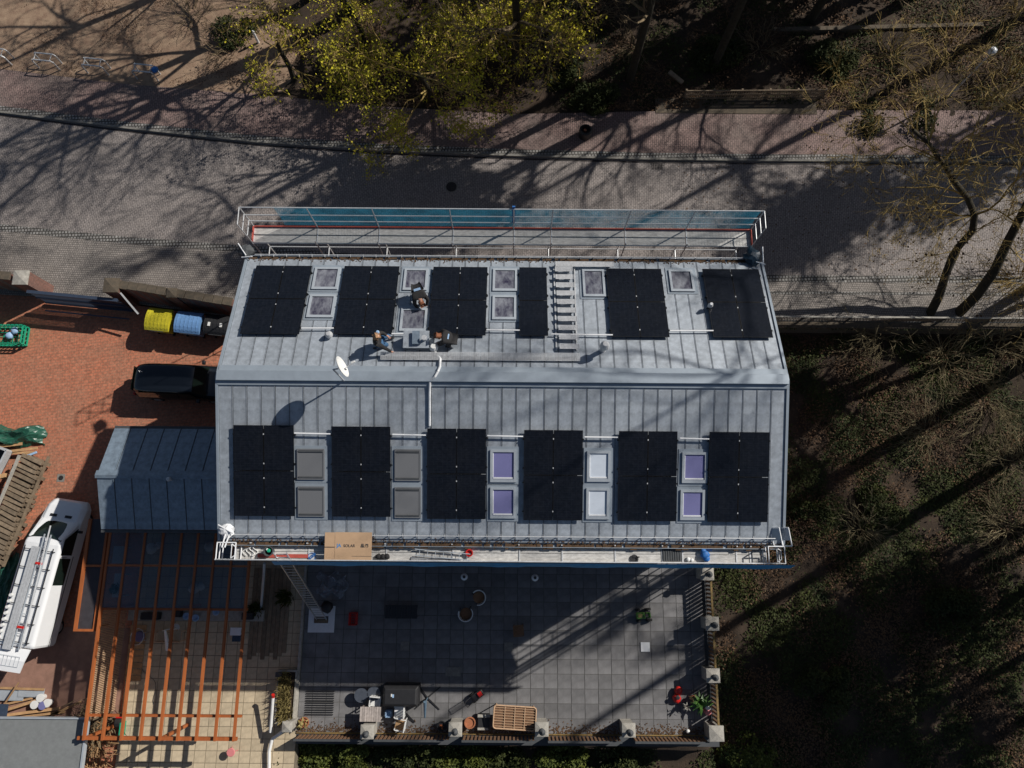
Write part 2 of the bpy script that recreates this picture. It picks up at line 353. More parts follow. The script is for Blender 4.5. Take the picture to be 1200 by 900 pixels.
# ---------------------------------------------------------------- terrace and patio with individual tiles
TX0, TX1, TY0, TY1 = -9.75, 9.15, -8.0, 1.0
def tiles(name, x0, x1, y0, y1, z, px, py, mt, mg, near):
    b = MB(); b.box(x0, x1, y0, y1, -2.2, z); base = b.build(name, mg); struct(base)
    g = .012; t = MB(); t.box(-px/2+g, px/2-g, -py/2+g, py/2-g, 0, .03)
    me = None; cells = []
    nx = int((x1-x0)/px+.01); ny = int((y1-y0)/py+.01)
    for j in range(ny):
        for i in range(nx): cells.append((x0+(i+.5)*(x1-x0)/nx, y0+(j+.5)*(y1-y0)/ny))
    cells.sort(key=lambda c: (c[0]-near[0])**2+((c[1]-near[1])*1.3)**2)
    t = MB(); sx, sy = (x1-x0)/nx, (y1-y0)/ny
    t.box(-sx/2+g, sx/2-g, -sy/2+g, sy/2-g, 0, .03)
    first = t.build('tile', mt, base, local=True); me = first.data
    rng = random.Random(4); bx = base.location
    for k, (x, y) in enumerate(cells[:300]):
        o = first if k == 0 else bpy.data.objects.new('tile', me)
        if k: C.objects.link(o); o.parent = base
        o.location = (x-bx.x, y-bx.y, z-bx.z-.018+rng.uniform(0, .004)); o.rotation_euler = (rng.uniform(-.004, .004), rng.uniform(-.004, .004), 0)
    rest = MB()
    for x, y in cells[300:]: rest.box(x-sx/2+g, x+sx/2-g, y-sy/2+g, y+sy/2-g, z-.018, z+.012)
    o = rest.build('tile', mt, base); o['kind'] = 'stuff'
    return base
tiles('terrace', TX0, TX1, TY0, TY1, 0, .62, .62, M['tile'], M['grout'], (1, -5))
tiles('patio', -17.88, -9.76, -12.4, .9, -.012, .5, .5, M['ptile'], M['pgrout'], (-14.3, -6.2))
# ---------------------------------------------------------------- house
H = thing('house', 'grey metal roofed house with shallow gable roof between street and terrace', 'house', (-.35, 6.2, 0))
def gabled(b, x0, x1, y0, y1, z0, ze, o=0):
    b.add([(x0, y0, z0), (x0, y1, z0), (x0, y1, zn(y1)-o), (x0, RY, RZ-o), (x0, y0, zs(y0)-o), (x1, y0, z0), (x1, y1, z0), (x1, y1, zn(y1)-o), (x1, RY, RZ-o), (x1, y0, zs(y0)-o)],
          [(0, 1, 2, 3, 4), (9, 8, 7, 6, 5), (0, 5, 6, 1), (1, 6, 7, 2), (2, 7, 8, 3), (3, 8, 9, 4), (4, 9, 5, 0)])
b = MB(); gabled(b, -10.2, 9.5, 1.05, 10.9, -2.4, 8.5, .3); b.build('wall', M['wallr'], H)
b = MB(); b.slab(HX0+.02, HX1-.02, SE_, RY, zs, -.2, -.012); b.slab(HX0+.02, HX1-.02, RY, NE_, zn, -.2, -.012); b.build('roof_boarding', M['dgrey'], H)
NSH = 40; pw = (HX1-HX0)/NSH
def sheet(y0, y1, zf):
    t = MB(); k = zf
    t.slab(.011, pw-.011, y0, y1, zf, -.01, .008); t.slab(pw-.026, pw-.011, y0, y1, zf, -.01, .026)
    return t
for y0, y1, zf in ((SE_+.02, RY-.02, zs), (RY+.02, NE_-.02, zn)):
    f = sheet(y0, y1, zf).build('roof_sheet', M['zinc'], H)
    for k in range(NSH):
        o = f if k == 0 else f.copy()
        if k: C.objects.link(o)
        o.location = (HX0+k*pw, 0, 0)
b = MB(); b.box(HX0-.04, HX1+.04, RY-.16, RY+.22, RZ+.0, RZ+.14); b.slab(HX0-.04, HX1+.04, RY+.22, RY+.46, zn, .0, .09); b.slab(HX0-.04, HX1+.04, RY-.3, RY-.16, zs, 0, .07)
b.build('ridge_cap', M['zinc2'], H, bev=.015)
for x0, x1 in ((HX0-.1, HX0-.005), (HX1+.005, HX1+.1)):
    b = MB(); b.slab(x0, x1, SE_, RY, zs, -.22, .06); b.slab(x0, x1, RY+.002, NE_, zn, -.22, .06); b.build('bargeboard', M['zinc2'], H)
for y, zf, sg in ((SE_, zs, -1), (NE_, zn, 1)):
    z = zf(y); b = MB(); yo = y+sg*.15
    b.box(HX0, HX1, min(y, yo)+sg*.01, max(y, yo)+sg*.01, z-.14, z-.12); b.box(HX0, HX1, yo-.01, yo+.01, z-.14, z-.02); b.box(HX0, HX1, y+sg*.004-.01, y+sg*.004+.01, z-.16, z-.03)
    gu = b.build('gutter', M['zinc2'], H)
    rng = random.Random(7); b = MB(); x = HX0
    while x < HX1-.1:
        wd = rng.uniform(.05, .25); h = rng.uniform(-.06, .03); b.box(x, x+wd, min(y+sg*.02, yo-sg*.02)-rng.uniform(0, .10), max(y+sg*.02, yo-sg*.02), z-.13, z-.05+h*.4); x += wd*rng.choice([1, 1, 1.6])
    for k in range(380):
        x = rng.uniform(HX0, HX1); yy = y-sg*abs(rng.gauss(0, .05)); b.obox((x, yy, zf(yy)+.02), (.05, .03, .012), rng.uniform(0, 3))
    b.build('leaf_debris', M['debris'], H)['kind'] = 'stuff'
# snow guards
for yr_, zf in ((P(600, 629, zs(.8)).y, zs), (P(600, 300, zn(11)).y, zn)):
    b = MB(); z = zf(yr_); b.tube((HX0+.3, yr_, z+.17), (HX1-.3, yr_, z+.17), .02); b.build('snow_guard', M['galv'], H)
    b = MB()
    for k in range(1, NSH): x = HX0+k*pw-.02; b.box(x-.008, x+.008, yr_-.03, yr_+.09, zf(yr_)-.02, zf(yr_)+.05); b.box(x-.008, x+.008, yr_-.015, yr_+.015, zf(yr_)+.05, zf(yr_)+.17)
    b.build('snow_guard_bracket', M['galv'], H)['kind'] = 'stuff'
# skylights
def skylight(px, north, kind):
    (x0, y0, x1, y1) = px; h = .10
    a = PRf(x0, y1, north, h); c = PRf(x1, y0, north, h); a2 = PRf(x0, y0, north, h); c2 = PRf(x1, y1, north, h)
    X0, X1 = (a.x+a2.x)/2, (c.x+c2.x)/2; Y0, Y1 = min(a.y, c.y), max(a.y, c.y); zf = zn if north else zs
    fw = .09 if kind != 'grey' else .05
    b = MB()
    b.slab(X0, X0+fw, Y0, Y1, zf, 0, h); b.slab(X1-fw, X1, Y0, Y1, zf, 0, h); b.slab(X0+fw, X1-fw, Y0, Y0+fw*1.2, zf, 0, h-.002); b.slab(X0+fw, X1-fw, Y1-fw, Y1, zf, 0, h-.002)
    fr = b.build('window', M['lightframe'] if kind != 'grey' else M['greyblind'], H)
    b = MB(); t = -.0
    b.slab(X0-.12, X1+.12, Y0-.10, Y1+.12, zf, 0, .035); b.build('flashing', M['zinc2'], fr)
    b = MB(); d = {'glass': .055, 'grey': .085}.get(kind, .05)
    b.slab(X0+fw, X1-fw, Y0+fw*1.2, Y1-fw, zf, .036, d); b.build('pane' if kind == 'glass' else ('shutter' if kind == 'grey' else 'blind'), {'glass': M['pane'], 'grey': M['greyblind'], 'purple': M['purple'], 'white': M['whiteblind']}[kind], fr)
    if kind in ('purple', 'white'):
        b = MB(); b.slab(X0+fw+.02, X1-fw-.02, Y0+fw*1.2+.02, Y0+fw*1.2+.07, zf, .05, .07); b.slab(X0+fw+.004, X0+fw+.03, Y0+fw*1.2+.08, Y1-fw-.01, zf, .05, .06); b.build('blind_bar', M['white'], fr)
    if kind == 'grey':
        b = MB()
        for e in (0, 1):
            yy = Y0+.06 if e == 0 else Y1-.12; b.slab(X0+.05, X1-.05, yy, yy+.05, zf, h-.01, h+.02)
        b.build('shutter_rail', M['dgrey'], fr)
for q in ((367, 313, 397, 338.5), (361, 345, 392, 371.5), (473, 314.5, 501, 339.5), (469, 361, 500, 387.5), (577.5, 314.5, 606, 340.5), (577, 346, 605, 374), (683, 315.5, 709, 347), (785, 316, 813, 341)): skylight(q, True, 'glass')
for q, k in (((348, 526, 380, 562), 'grey'), ((349, 570, 380, 605.5), 'grey'), ((462.5, 526.5, 493, 563.5), 'grey'), ((462.5, 571, 493, 607), 'grey'), ((574.5, 527, 605, 565), 'purple'), ((574.5, 571, 604.5, 607.5), 'purple'),
             ((688, 528.5, 715.5, 564.5), 'white'), ((687, 572, 714, 608.5), 'white'), ((799.5, 530, 829, 566), 'purple'), ((797.5, 574, 826, 609.5), 'purple')): skylight(q, False, k)
# conduits, walkway, steps, vents
def duct(a, b_, north, r=.022, h=.16):
    p, q = PRf(*a, north, h), PRf(*b_, north, h); m_ = MB(); m_.beam(p, q, r*2, r*2); m_.build('cable_duct', M['white'], H)
for a, b_ in (((353, 384.5), (391, 384.5)), ((459, 391), (502, 391.5)), ((570, 386.5), (609, 387)), ((646, 391.5), (718, 392.5)), ((785, 387.5), (836, 387.5))): duct(a, b_, True)
for a, b_ in (((345, 507.5), (387, 508.5)), ((460, 509), (499, 510)), ((571, 510.5), (613, 511.5)), ((685, 512), (724, 512.5)), ((797, 513.5), (831, 514.5))): duct(a, b_, False)
b = MB(); pts = [PRf(508, 410, True, .12), PRf(516, 420, True, .12), PRf(515.5, 430, True, .14), PRf(513, 436, True, .26)]
pts += [Vector((pts[-1].x-.1, RY, RZ+.2))]; pts += [PRf(504, 446, False, .12), PRf(503.5, 460, False, .08), PRf(503.5, 499, False, .08)]
b.path(pts, .045, 8); b.build('cable_duct', M['white'], H)
def rooflat(x, y, h, north=True): p = PRf(x, y, north, h); return p
p0, p1 = PRf(447, 418, True), PRf(680, 420, True)
for k in range(6):
    xa = p0.x+(p1.x-p0.x)*k/6; xb = p0.x+(p1.x-p0.x)*(k+1)/6-.03
    b = MB(); yy = p0.y; z = zn(yy)+.14
    for j in range(7): b.box(xa, xb, yy-.15+j*.045, yy-.15+j*.045+.022, z, z+.03)
    n_ = int((xb-xa)/.08)
    for j in range(n_+1): b.box(xa+j*(xb-xa)/n_-.006, xa+j*(xb-xa)/n_+.006, yy-.15, yy+.14, z+.003, z+.022)
    for xx in (xa+.1, xb-.15): b.box(xx, xx+.04, yy-.12, yy+.1, zn(yy)-.02, z)
    b.build('walkway_grating', M['galv'], H)
ys = [319, 328, 337.5, 347, 357, 367, 377, 387.5, 398.5, 409.5]
def plank(xa, xb, y, dep, h=.24):
    a, c = PRf(xa, y, True, h), PRf(xb, y, True, h); z = zn(a.y)+h; b = MB()
    for j in range(5): b.box(a.x, c.x, a.y-dep/2+j*dep/5, a.y-dep/2+(j+.8)*dep/5, z-.02, z)
    b.box(a.x, a.x+.02, a.y-dep/2-.001, a.y+dep/2, z-.03, z+.01); b.box(c.x-.02, c.x, a.y-dep/2-.001, a.y+dep/2, z-.03, z+.01)
    b.box(a.x+.1, a.x+.14, a.y-.05, a.y+.1, zn(a.y), z-.02); b.box(c.x-.14, c.x-.1, a.y-.05, a.y+.1, zn(a.y), z-.02)
    b.build('roof_step', M['galv'], H)
for k, y in enumerate(ys): plank(650.5+k*.6, 671+k*.9, y-4, .2)
plank(651, 719, 309, .22)
b = MB()
for xx in (649, 673): b.beam(PRf(xx, 312, True, .05), PRf(xx+3, 411, True, .05), .04, .05)
b.build('step_rail', M['galv'], H)
def vent(x, y, r, h, mt, name='roof_vent', cowl=1.5, north=True):
    p = PRf(x, y, north); b = MB()
    b.lathe((p.x, p.y, p.z-.1), [(r, 0), (r, h*.7), (r*cowl, h*.72), (r*cowl, h*.86), (r*cowl*.55, h+.1)], 14); b.lathe((p.x, p.y, p.z-.05), [(r*1.8, 0), (r*1.1, .12)], 14); b.build(name, mt, H, smooth=False)
vent(387, 394, .07, .35, M['galv'], cowl=2); vent(706, 411, .09, .95, M['galv'], cowl=1.9); vent(509, 409, .10, .4, M['pvc'], cowl=1.7); vent(830, 361, .05, .5, M['galv'], cowl=2)
# chimney like service box on the north slope
p = PRf(489, 402, True); b = MB(); b.box(p.x-.42, p.x+.45, p.y-.28, p.y+.3, p.z-.2, p.z+.42); b.box(p.x-.46, p.x+.49, p.y-.32, p.y+.34, p.z+.42, p.z+.46)
ch = b.build('chimney', M['zinc'], H); b = MB(); b.obox((p.x+.02, p.y+.05, p.z+.56), (.27, .5, .05), .03); b.box(p.x-.1, p.x+.12, p.y-.2, p.y+.2, p.z+.46, p.z+.54); b.build('chimney_cover', M['zincdark'], ch)
b = MB(); b.lathe((p.x+.34, p.y-.0, p.z+.46), [(.06, 0), (.06, .22), (.1, .22), (.1, .27)], 12); b.build('flue', M['galv'], ch)
# facade windows and doors
def fwin(x, y, z0, z1, wd, axis='x', nm='window'):
    b = MB(); o = .04
    if axis == 'x':
        sg = -1 if y < 5 else 1
        b.box(x-wd/2, x+wd/2, y-.01 if sg < 0 else y-.03, y+.03 if sg < 0 else y+.01, z0, z1)
        for e in (-1, 1): b.box(x+e*wd/2-.05, x+e*wd/2+.05, y+sg*.03-.04, y+sg*.03+.04, z0-.05, z1+.05)
        f = b.build(nm, M['white'], H); b = MB(); b.box(x-wd/2+.06, x+wd/2-.06, y+sg*.02-.008, y+sg*.02+.008, z0+.05, z1-.05); b.build('pane', M['pane'], f)
    else:
        sg = -1 if x < 0 else 1; b.box(x-.02, x+.02, y-wd/2, y+wd/2, z0, z1)
        for e in (-1, 1): b.box(x-.05, x+.05, y+e*wd/2-.05, y+e*wd/2+.05, z0-.05, z1+.05)
        f = b.build(nm, M['white'], H); b = MB(); b.box(x+sg*.022, x+sg*.035, y-wd/2+.06, y+wd/2-.06, z0+.05, z1-.05); b.build('pane', M['pane'], f)
for k in range(7):
    x = -8.6+k*2.75
    fwin(x, 1.03, 3.6, 5.1, 1.3); fwin(x, 1.03, 6.2, 7.6, 1.2); fwin(x, 10.92, 3.6, 5.0, 1.2); fwin(x, 10.92, 6.2, 7.6, 1.2); fwin(x, 10.92, .9, 2.3, 1.2)
    fwin(x, 1.03, .05, 2.3, 1.5, nm='terrace_door')
for y in (3.5, 8.3):
    for z in (3.6, 6.2): fwin(9.52, y, z, z+1.4, 1.2, 'y'); fwin(-10.22, y, z+1.6, z+2.6, 1.2, 'y')
# ---------------------------------------------------------------- solar arrays
def array(px, ncol, north, label):
    (xl, yt, xr, yb, xl2, xr2) = px; zf = zn if north else zs; h = .17
    X0 = (PRf(xl, yt, north, h).x+PRf(xl2, yb, north, h).x)/2; X1 = (PRf(xr, yt, north, h).x+PRf(xr2, yb, north, h).x)/2
    Y1 = PRf((xl+xr)/2, yt, north, h).y; Y0 = PRf((xl2+xr2)/2, yb, north, h).y
    cx, cy_ = (X0+X1)/2, (Y0+Y1)/2
    t = thing('solar_array', label, 'solar array', (cx, cy_, zf(cy_)), 0, 'black solar arrays on the house roof')
    for i in range(ncol):
        for j in range(2):
            a0 = X0+(X1-X0)*i/ncol+.011; a1 = X0+(X1-X0)*(i+1)/ncol-.011; b0 = Y0+(Y1-Y0)*j/2+.011; b1 = Y0+(Y1-Y0)*(j+1)/2-.011
            b = MB(); b.slab(a0+.014, a1-.014, b0+.014, b1-.014, zf, h-.03, h-.001); pn = b.build('solar_panel', M['black'], t)
            b = MB(); b.slab(a0, a0+.014, b0, b1, zf, h-.04, h+.003); b.slab(a1-.014, a1, b0, b1, zf, h-.04, h+.003); b.slab(a0+.014, a1-.014, b0, b0+.014, zf, h-.04, h+.002); b.slab(a0+.014, a1-.014, b1-.014, b1, zf, h-.04, h+.002)
            b.build('panel_frame', M['pvframe'], pn)
    for fy in (.1, .42, .58, .9):
        yy = Y0+(Y1-Y0)*fy; b = MB(); b.slab(X0-.04, X1+.04, yy-.02, yy+.02, zf, .03, h-.05); b.build('mounting_rail', M['pvframe'], t)
        for i in range(ncol+1):
            xx = X0+(X1-X0)*i/ncol; b = MB(); b.slab(xx-.018, xx+.018, yy-.025, yy+.025, zf, h-.04, h+.012); b.build('clamp', M['galv'] if 0 < i < ncol else M['pvframe'], t)
NA = [((300, 311, 364.5, 391.5, 281, 352), 2, 'westernmost solar block on street side roof slope, beside the west gable edge'),
      ((403, 311.5, 467, 391.8, 391, 461), 2, 'solar block on street side slope right above the kneeling worker in jeans'),
      ((507.5, 312.5, 571, 393, 501.5, 570), 2, 'solar block on street side slope touching the crouching black jacketed worker'),
      ((608, 313, 640.5, 393.5, 608.5, 643), 1, 'narrow single-column solar block just left of the roof steps'),
      ((708.7, 314.5, 775, 395, 717.5, 785), 2, 'solar block right of the roof steps between two single skylights'),
      ((822.5, 315, 889.5, 395.5, 836, 906), 2, 'easternmost solar block on street side roof slope, its top corner near dark sheeting')]
for a in NA: array(a[0], a[1], True, a[2])
SA = [((273, 498, 344.5, 605, 274.5, 345), 2, 'westernmost solar block on terrace side slope, touched by the dish shadow'),
      ((388, 499.5, 457.5, 605.8, 389, 458), 2, 'solar block on terrace side slope between the two grey-shuttered skylight pairs'),
      ((500.5, 502, 570, 608.5, 500, 569.5), 2, 'solar block on terrace side slope where the long white duct comes down'),
      ((614.5, 503.7, 683.7, 610, 612.5, 682), 2, 'solar block on terrace side slope between purple blinds and white blinds'),
      ((726.7, 505, 795.7, 611, 722, 791), 2, 'solar block on terrace side slope just right of the white-blind skylights'),
      ((832.5, 506, 903, 612, 828, 898.5), 2, 'easternmost solar block on terrace side slope beside the east gable edge')]
for a in SA: array(a[0], a[1], False, a[2])
# ---------------------------------------------------------------- low extension with its own gable roof
EXT = thing('side_extension', 'low blue-grey metal roofed extension attached to the west end of the house', 'extension', (-14.5, 3.1, 0))
q0, q1, q2 = P(134, 502, 4.1), P(118, 620, 4.1), P(113, 557, 5.0)
EX0 = (q0.x+q1.x)/2; EYN, EYS, EYR = q0.y, q1.y, q2.y; EX1 = -10.22
def zen(y): return 5.0-(5.0-4.1)*(y-EYR)/(EYN-EYR)
def zes(y): return 5.0-(5.0-4.1)*(EYR-y)/(EYR-EYS)
b = MB(); b.add([(EX0+.3, EYS+.3, -.1), (EX0+.3, EYN-.3, -.1), (EX0+.3, EYN-.3, 3.9), (EX0+.3, EYR, 4.75), (EX0+.3, EYS+.3, 3.9), (EX1, EYS+.3, -.1), (EX1, EYN-.3, -.1), (EX1, EYN-.3, 3.9), (EX1, EYR, 4.75), (EX1, EYS+.3, 3.9)],
    [(0, 1, 2, 3, 4), (9, 8, 7, 6, 5), (0, 5, 6, 1), (1, 6, 7, 2), (2, 7, 8, 3), (3, 8, 9, 4), (4, 9, 5, 0)]); b.build('wall', M['wallr'], EXT)
b = MB(); b.slab(EX0+.01, EX1, EYS+.01, EYR, zes, -.15, -.012); b.slab(EX0+.01, EX1, EYR, EYN-.01, zen, -.15, -.012); b.build('roof_boarding', M['dgrey'], EXT)
n_ = 10; ew = (EX1-EX0)/n_
for y0, y1, zf in ((EYS, EYR-.01, zes), (EYR+.01, EYN, zen)):
    f = None
    for k in range(n_):
        if f is None:
            t = MB(); t.slab(.02, ew-.02, y0, y1, zf, -.01, .008); t.slab(ew-.04, ew-.012, y0, y1, zf, -.01, .035); f = o = t.build('roof_sheet', M['zincdark'], EXT)
            base0 = Vector(o.location)
        else: o = f.copy(); C.objects.link(o)
        o.location = (EX0+k*ew, 0, 0)
b = MB(); b.slab(EX0-.03, EX1, EYR, EYR+.22, zen, .01, .07); b.slab(EX0-.03, EX1, EYR-.12, EYR-.002, zes, .01, .07); b.build('ridge_cap', M['zincdark'], EXT)
b = MB(); b.box(EX0, EX1, EYS-.14, EYS-.01, 3.96, 4.06); b.box(EX0, EX1, EYN+.01, EYN+.12, 3.98, 4.08); b.build('gutter', M['dgrey'], EXT)
p = P(200, 562, 4.98); b = MB(); b.lathe(p+Vector((0, 0, -.05)), [(.05, 0), (.05, .25), (.1, .25), (.08, .32)], 12); b.build('roof_vent', M['galv'], EXT)
# ---------------------------------------------------------------- scaffolds
def scaffold(name, label, zd, yin, yout, joints, x_end0, x_end1, north):
    t = thing(name, label, 'scaffold', ((x_end0+x_end1)/2, (yin+yout)/2, 0))
    zt = 9.75 if north else 9.15; yo = yout; sg = 1 if yout > yin else -1
    xs = [x_end0]+joints+[x_end1]
    rng = random.Random(3)
    for i, (a, c) in enumerate(zip(xs, xs[1:])):
        if not north and (i == 0 or i == len(xs)-2): continue
        b = MB(); y0, y1 = min(yin, yo), max(yin, yo)
        if north and i % 3 == 1 or (not north and i in (1, 4)):
            for j in range(2):
                ya = y0+(y1-y0)*j/2+.01; yb_ = y0+(y1-y0)*(j+1)/2-.01
                b.box(a+.03, c-.03, ya, yb_, zd-.06, zd-.005); n_ = int((c-a)/.12)
                for k in range(n_): xx = a+.08+k*(c-a-.16)/max(1, n_-1); b.box(xx-.035, xx+.035, ya+.03, yb_-.03, zd-.005, zd)
        else:
            for j in range(2):
                ya = y0+(y1-y0)*j/2+.008; yb_ = y0+(y1-y0)*(j+1)/2-.008; b.box(a+.03, c-.03, ya, yb_, zd-.06, zd+rng.uniform(-.004, .004))
        b.build('deck_plate', M['deckp'], t)
        b = MB(); b.box(a-.0, a+.05, y0-.04, y1+.04, zd-.09, zd+.012); b.build('deck_transom', M['galv'], t)
    for x in xs:
        b = MB(); b.tube((x, yo, -1.8 if x > 9.6 else (-.1 if north else -2)), (x, yo, zt), .026, n=6); b.tube((x, yin, -1.8 if x > 9.6 else -.1), (x, yin, zd+.25), .026, n=6); b.build('standard', M['galv'], t)
        for z in (2.0, 4.0, 6.0):
            pass
    for z in (2.0, 4.0, 6.0):
        b = MB(); b.tube((x_end0, yo, z), (x_end1, yo, z), .024); b.tube((x_end0, yin, z), (x_end1, yin, z), .024)
        for x in xs: b.tube((x, yin, z), (x, yo, z), .024)
        b.build('ledger', M['galv'], t)
    for z in ((zt, zt-.65, zt-1.2) if north else (zt, zt-.3)):
        b = MB(); b.tube((x_end0, yo, z), (x_end1, yo, z), .024); b.build('guard_rail', M['galv'], t)
    b = MB(); b.tube((x_end0, yin, zd), (x_end1, yin, zd), .022); b.build('inner_ledger', M['galv'], t)
    # toe boards
    for i, (a, c) in enumerate(zip(xs, xs[1:])):
        b = MB(); b.box(a+.03, c-.03, yo-.018, yo+.018, zd+.0, zd+(.09 if north else .15)); b.build('toe_board', M['red'] if north else M['deckp'], t)
    for x in (x_end0, x_end1):
        if north:
            b = MB(); b.box(x-.015, x+.015, min(yin, yo)+.02, max(yin, yo)-.02, zd+.005, zd+.15); b.build('toe_board', M['red'], t)
            b = MB()
            for z in (zt, zt-.55, zt-1.1): b.tube((x, yin, z), (x, yo, z), .022)
            b.tube((x, yin, zd), (x, yin, zt), .022); b.build('end_guard_frame', M['galv'], t)
    return t
NDY1 = P(600, 268, 8.0).y; NDY0 = P(600, 287, 8.0).y
nj = [P(x, 262, 8.3).x for x in (370, 443, 530, 602, 646, 733, 805)]
NS = scaffold('scaffold', 'scaffold platform along the street eave with blue net and red toe boards', 8.0, NDY0, NDY1, nj, P(297, 265, 8.1).x, P(880, 269, 8.1).x, True)
def netmesh(x0, x1, y, z0, z1, sag, amp, seed, lean=0):
    rng = random.Random(seed); nx = int((x1-x0)/.35); nz_ = 5; v = []; f = []
    for i in range(nx+1):
        x = x0+(x1-x0)*i/nx
        for j in range(nz_+1):
            z = z0+(z1-z0)*j/nz_; k = math.sin(math.pi*j/nz_); v.append((x, y+k*(sag+amp*math.sin(x*2.1+seed)+rng.uniform(-.5, .5)*amp)+lean*(1-j/nz_), z))
    for i in range(nx):
        for j in range(nz_): a = i*(nz_+1)+j; f.append((a, a+1, a+nz_+2, a+nz_+1))
    return v, f
b = MB(); b.add(*netmesh(P(326, 250, 9).x, P(886, 250, 9).x, NDY1+.04, 8.12, 9.73, .05, .03, 1)); b.build('debris_net', M['net'], NS)
b = MB(); xx = P(602, 255, 9).x; b.beam((xx, NDY1+.03, 8.5), (xx, NDY1+.05, 9.9), .12, .05); b.build('net_fold', M['btarp'], NS)
SDY1 = P(600, 638.5, 8.5).y; SDY0 = P(600, 658, 8.5).y
sj = [P(x, 648, 8.5).x for x in (276, 295, 361, 381, 452, 530, 608, 658, 720, 775, 799, 862, 878, 899)]
SSC = scaffold('scaffold', 'scaffold platform along the terrace side eave, edged with a bright blue net', 8.5, SDY1, SDY0, sj, P(253, 648, 9.1).x, P(919, 652, 9.1).x, False)
b = MB(); b.add(*netmesh(P(330, 650, 8).x, P(918, 650, 8).x, SDY0-.05, 8.45, 9.12, -.05, .03, 5, -.13)); b.build('debris_net', M['netd'], SSC)
b = MB(); b.box(P(776, 648, 8.5).x, P(798, 648, 8.5).x, SDY0+.05, SDY1-.05, 8.505, 8.53)
for k in range(8): xx = P(777+k*2.7, 648, 8.5).x; b.box(xx, xx+.03, SDY0+.08, SDY1-.08, 8.53, 8.55)
b.build('access_hatch', M['dgrey'], SSC)
for (xa, xb) in ((254, 276), (900, 919)):
    b = MB(); A = P(xa, 648, 9.1); B_ = P(xb, 648, 9.1)
    for z in (8.55, 8.85, 9.15):
        b.path([(A.x, SDY0, z), (A.x, SDY1, z), (B_.x, SDY1, z), (B_.x, SDY0, z)], .024, closed=True) if z != 8.85 else b.tube((A.x, SDY0, z), (A.x, SDY1, z), .022)
    b.tube((A.x, SDY1, 8.5), (A.x, SDY1, 9.15), .024); mx = (A.x+B_.x)/2+.1
    b.path([(mx, SDY0+.05, 8.9), (mx, SDY1-.05, 8.9), (mx+.15, SDY1-.15, 8.9), (mx+.15, SDY0+.15, 8.9)], .02, closed=True); b.build('end_frame', M['white'] if xa < 300 else M['galv'], SSC)
# wrapped scaffold frame ends lying at the corners of the roof
def bundle(px, py, z, rad, label, name, cols, seed, rods):
    p = P(px, py, z); t = thing(name, label, 'bundle', p); rng = random.Random(seed)
    b = MB(); n = 11; rings = []
    for j in range(6):
        th = math.pi*(j+.6)/6.2; rings.append([p+Vector((rad*math.sin(th)*math.cos(2*math.pi*k/n)*rng.uniform(.6, 1.15), rad*math.sin(th)*math.sin(2*math.pi*k/n)*rng.uniform(.6, 1.15), rad*.55-rad*.6*math.cos(th))) for k in range(n)])
    b.loft(rings); b.build('sheet', cols, t)
    for (dx0, dy0, dx1, dy1) in rods:
        b = MB(); b.tube(p+Vector((dx0, dy0, rad*.9)), p+Vector((dx1, dy1, rad*.9+.1)), .028); b.build('tube', M['white'], t)
    return t
bundle(290, 297, 8.5, .33, 'grey folded sheeting with pale edges at north west roof corner', 'folded_sheeting', M['dgrey'], 2, [(-.3, .3, .1, -.25), (-.1, -.3, .35, -.3)])
bundle(879, 303, 8.6, .42, 'dark tarpaulin heap beside the top right corner of easternmost street side solar block', 'tarpaulin_heap', mat('dark_tarp', (.012, .03, .05), .4, 0, .4, 6), 9, [(.1, -.3, .42, -.45), (.38, -.4, .36, .3)])
bundle(268, 622, 8.8, .30, 'white wrapped frame bundle at the south west roof corner above the extension', 'wrapped_frame_bundle', M['white'], 4, [(-.3, .2, .3, -.1), (0, -.1, -.05, -.6), (.15, -.1, .05, -.6)])
p = P(909, 630, 8.8); t = thing('spare_guard_frame', 'spare metal guard frame leaning at the south east roof corner', 'frame', p)
for dx in (-.22, .12):
    b = MB(); b.path([p+Vector((dx, .35, 0)), p+Vector((dx+.28, .35, .25)), p+Vector((dx+.36, -.3, .25)), p+Vector((dx+.14, -.3, 0))], .024, closed=True); b.build('frame_loop', M['white'], t)
    b = MB(); b.add([p+Vector((dx+.02, .32, 0)), p+Vector((dx+.26, .32, .24)), p+Vector((dx+.33, -.1, .24)), p+Vector((dx+.10, -.1, 0))], [(0, 1, 2, 3)]); b.build('plate', M['lightframe'], t)
# ladder up to the scaffold
def ladder(name, label, a, c, wd, n, side, zup=(0, 0, 1), cat='ladder', m_=None, rr_=.016):
    a, c = Vector(a), Vector(c); t = thing(name, label, cat, a); m_ = m_ or M['alu']; s = Vector(side).normalized()*wd/2
    d = (c-a).normalized(); nrm = d.cross(s).normalized()
    for e in (-1, 1):
        b = MB(); b.beam(a+s*e, c+s*e, .03, .07, up=nrm); b.build('stile', m_, t)
    first = None
    for k in range(n):
        p = a+(c-a)*((k+.6)/n)
        if first is None: b = MB(); b.tube(p-s, p+s, rr_, n=6); first = b.build('rung', m_, t); p0_ = p
        else:
            o = first.copy(); C.objects.link(o); o.location = first.location+(p-p0_)
    return t
L1 = ladder('ladder', 'long aluminium ladder rising from the terrace to the scaffold', P(377, 726, .08), P(328, 648, 9.3), .46, 27, (1, 0, 0))
p = P(377, 725, .03); t = thing('ladder_mat', 'pale square board under the foot of the long ladder', 'board', p)
b = MB(); hw = .62
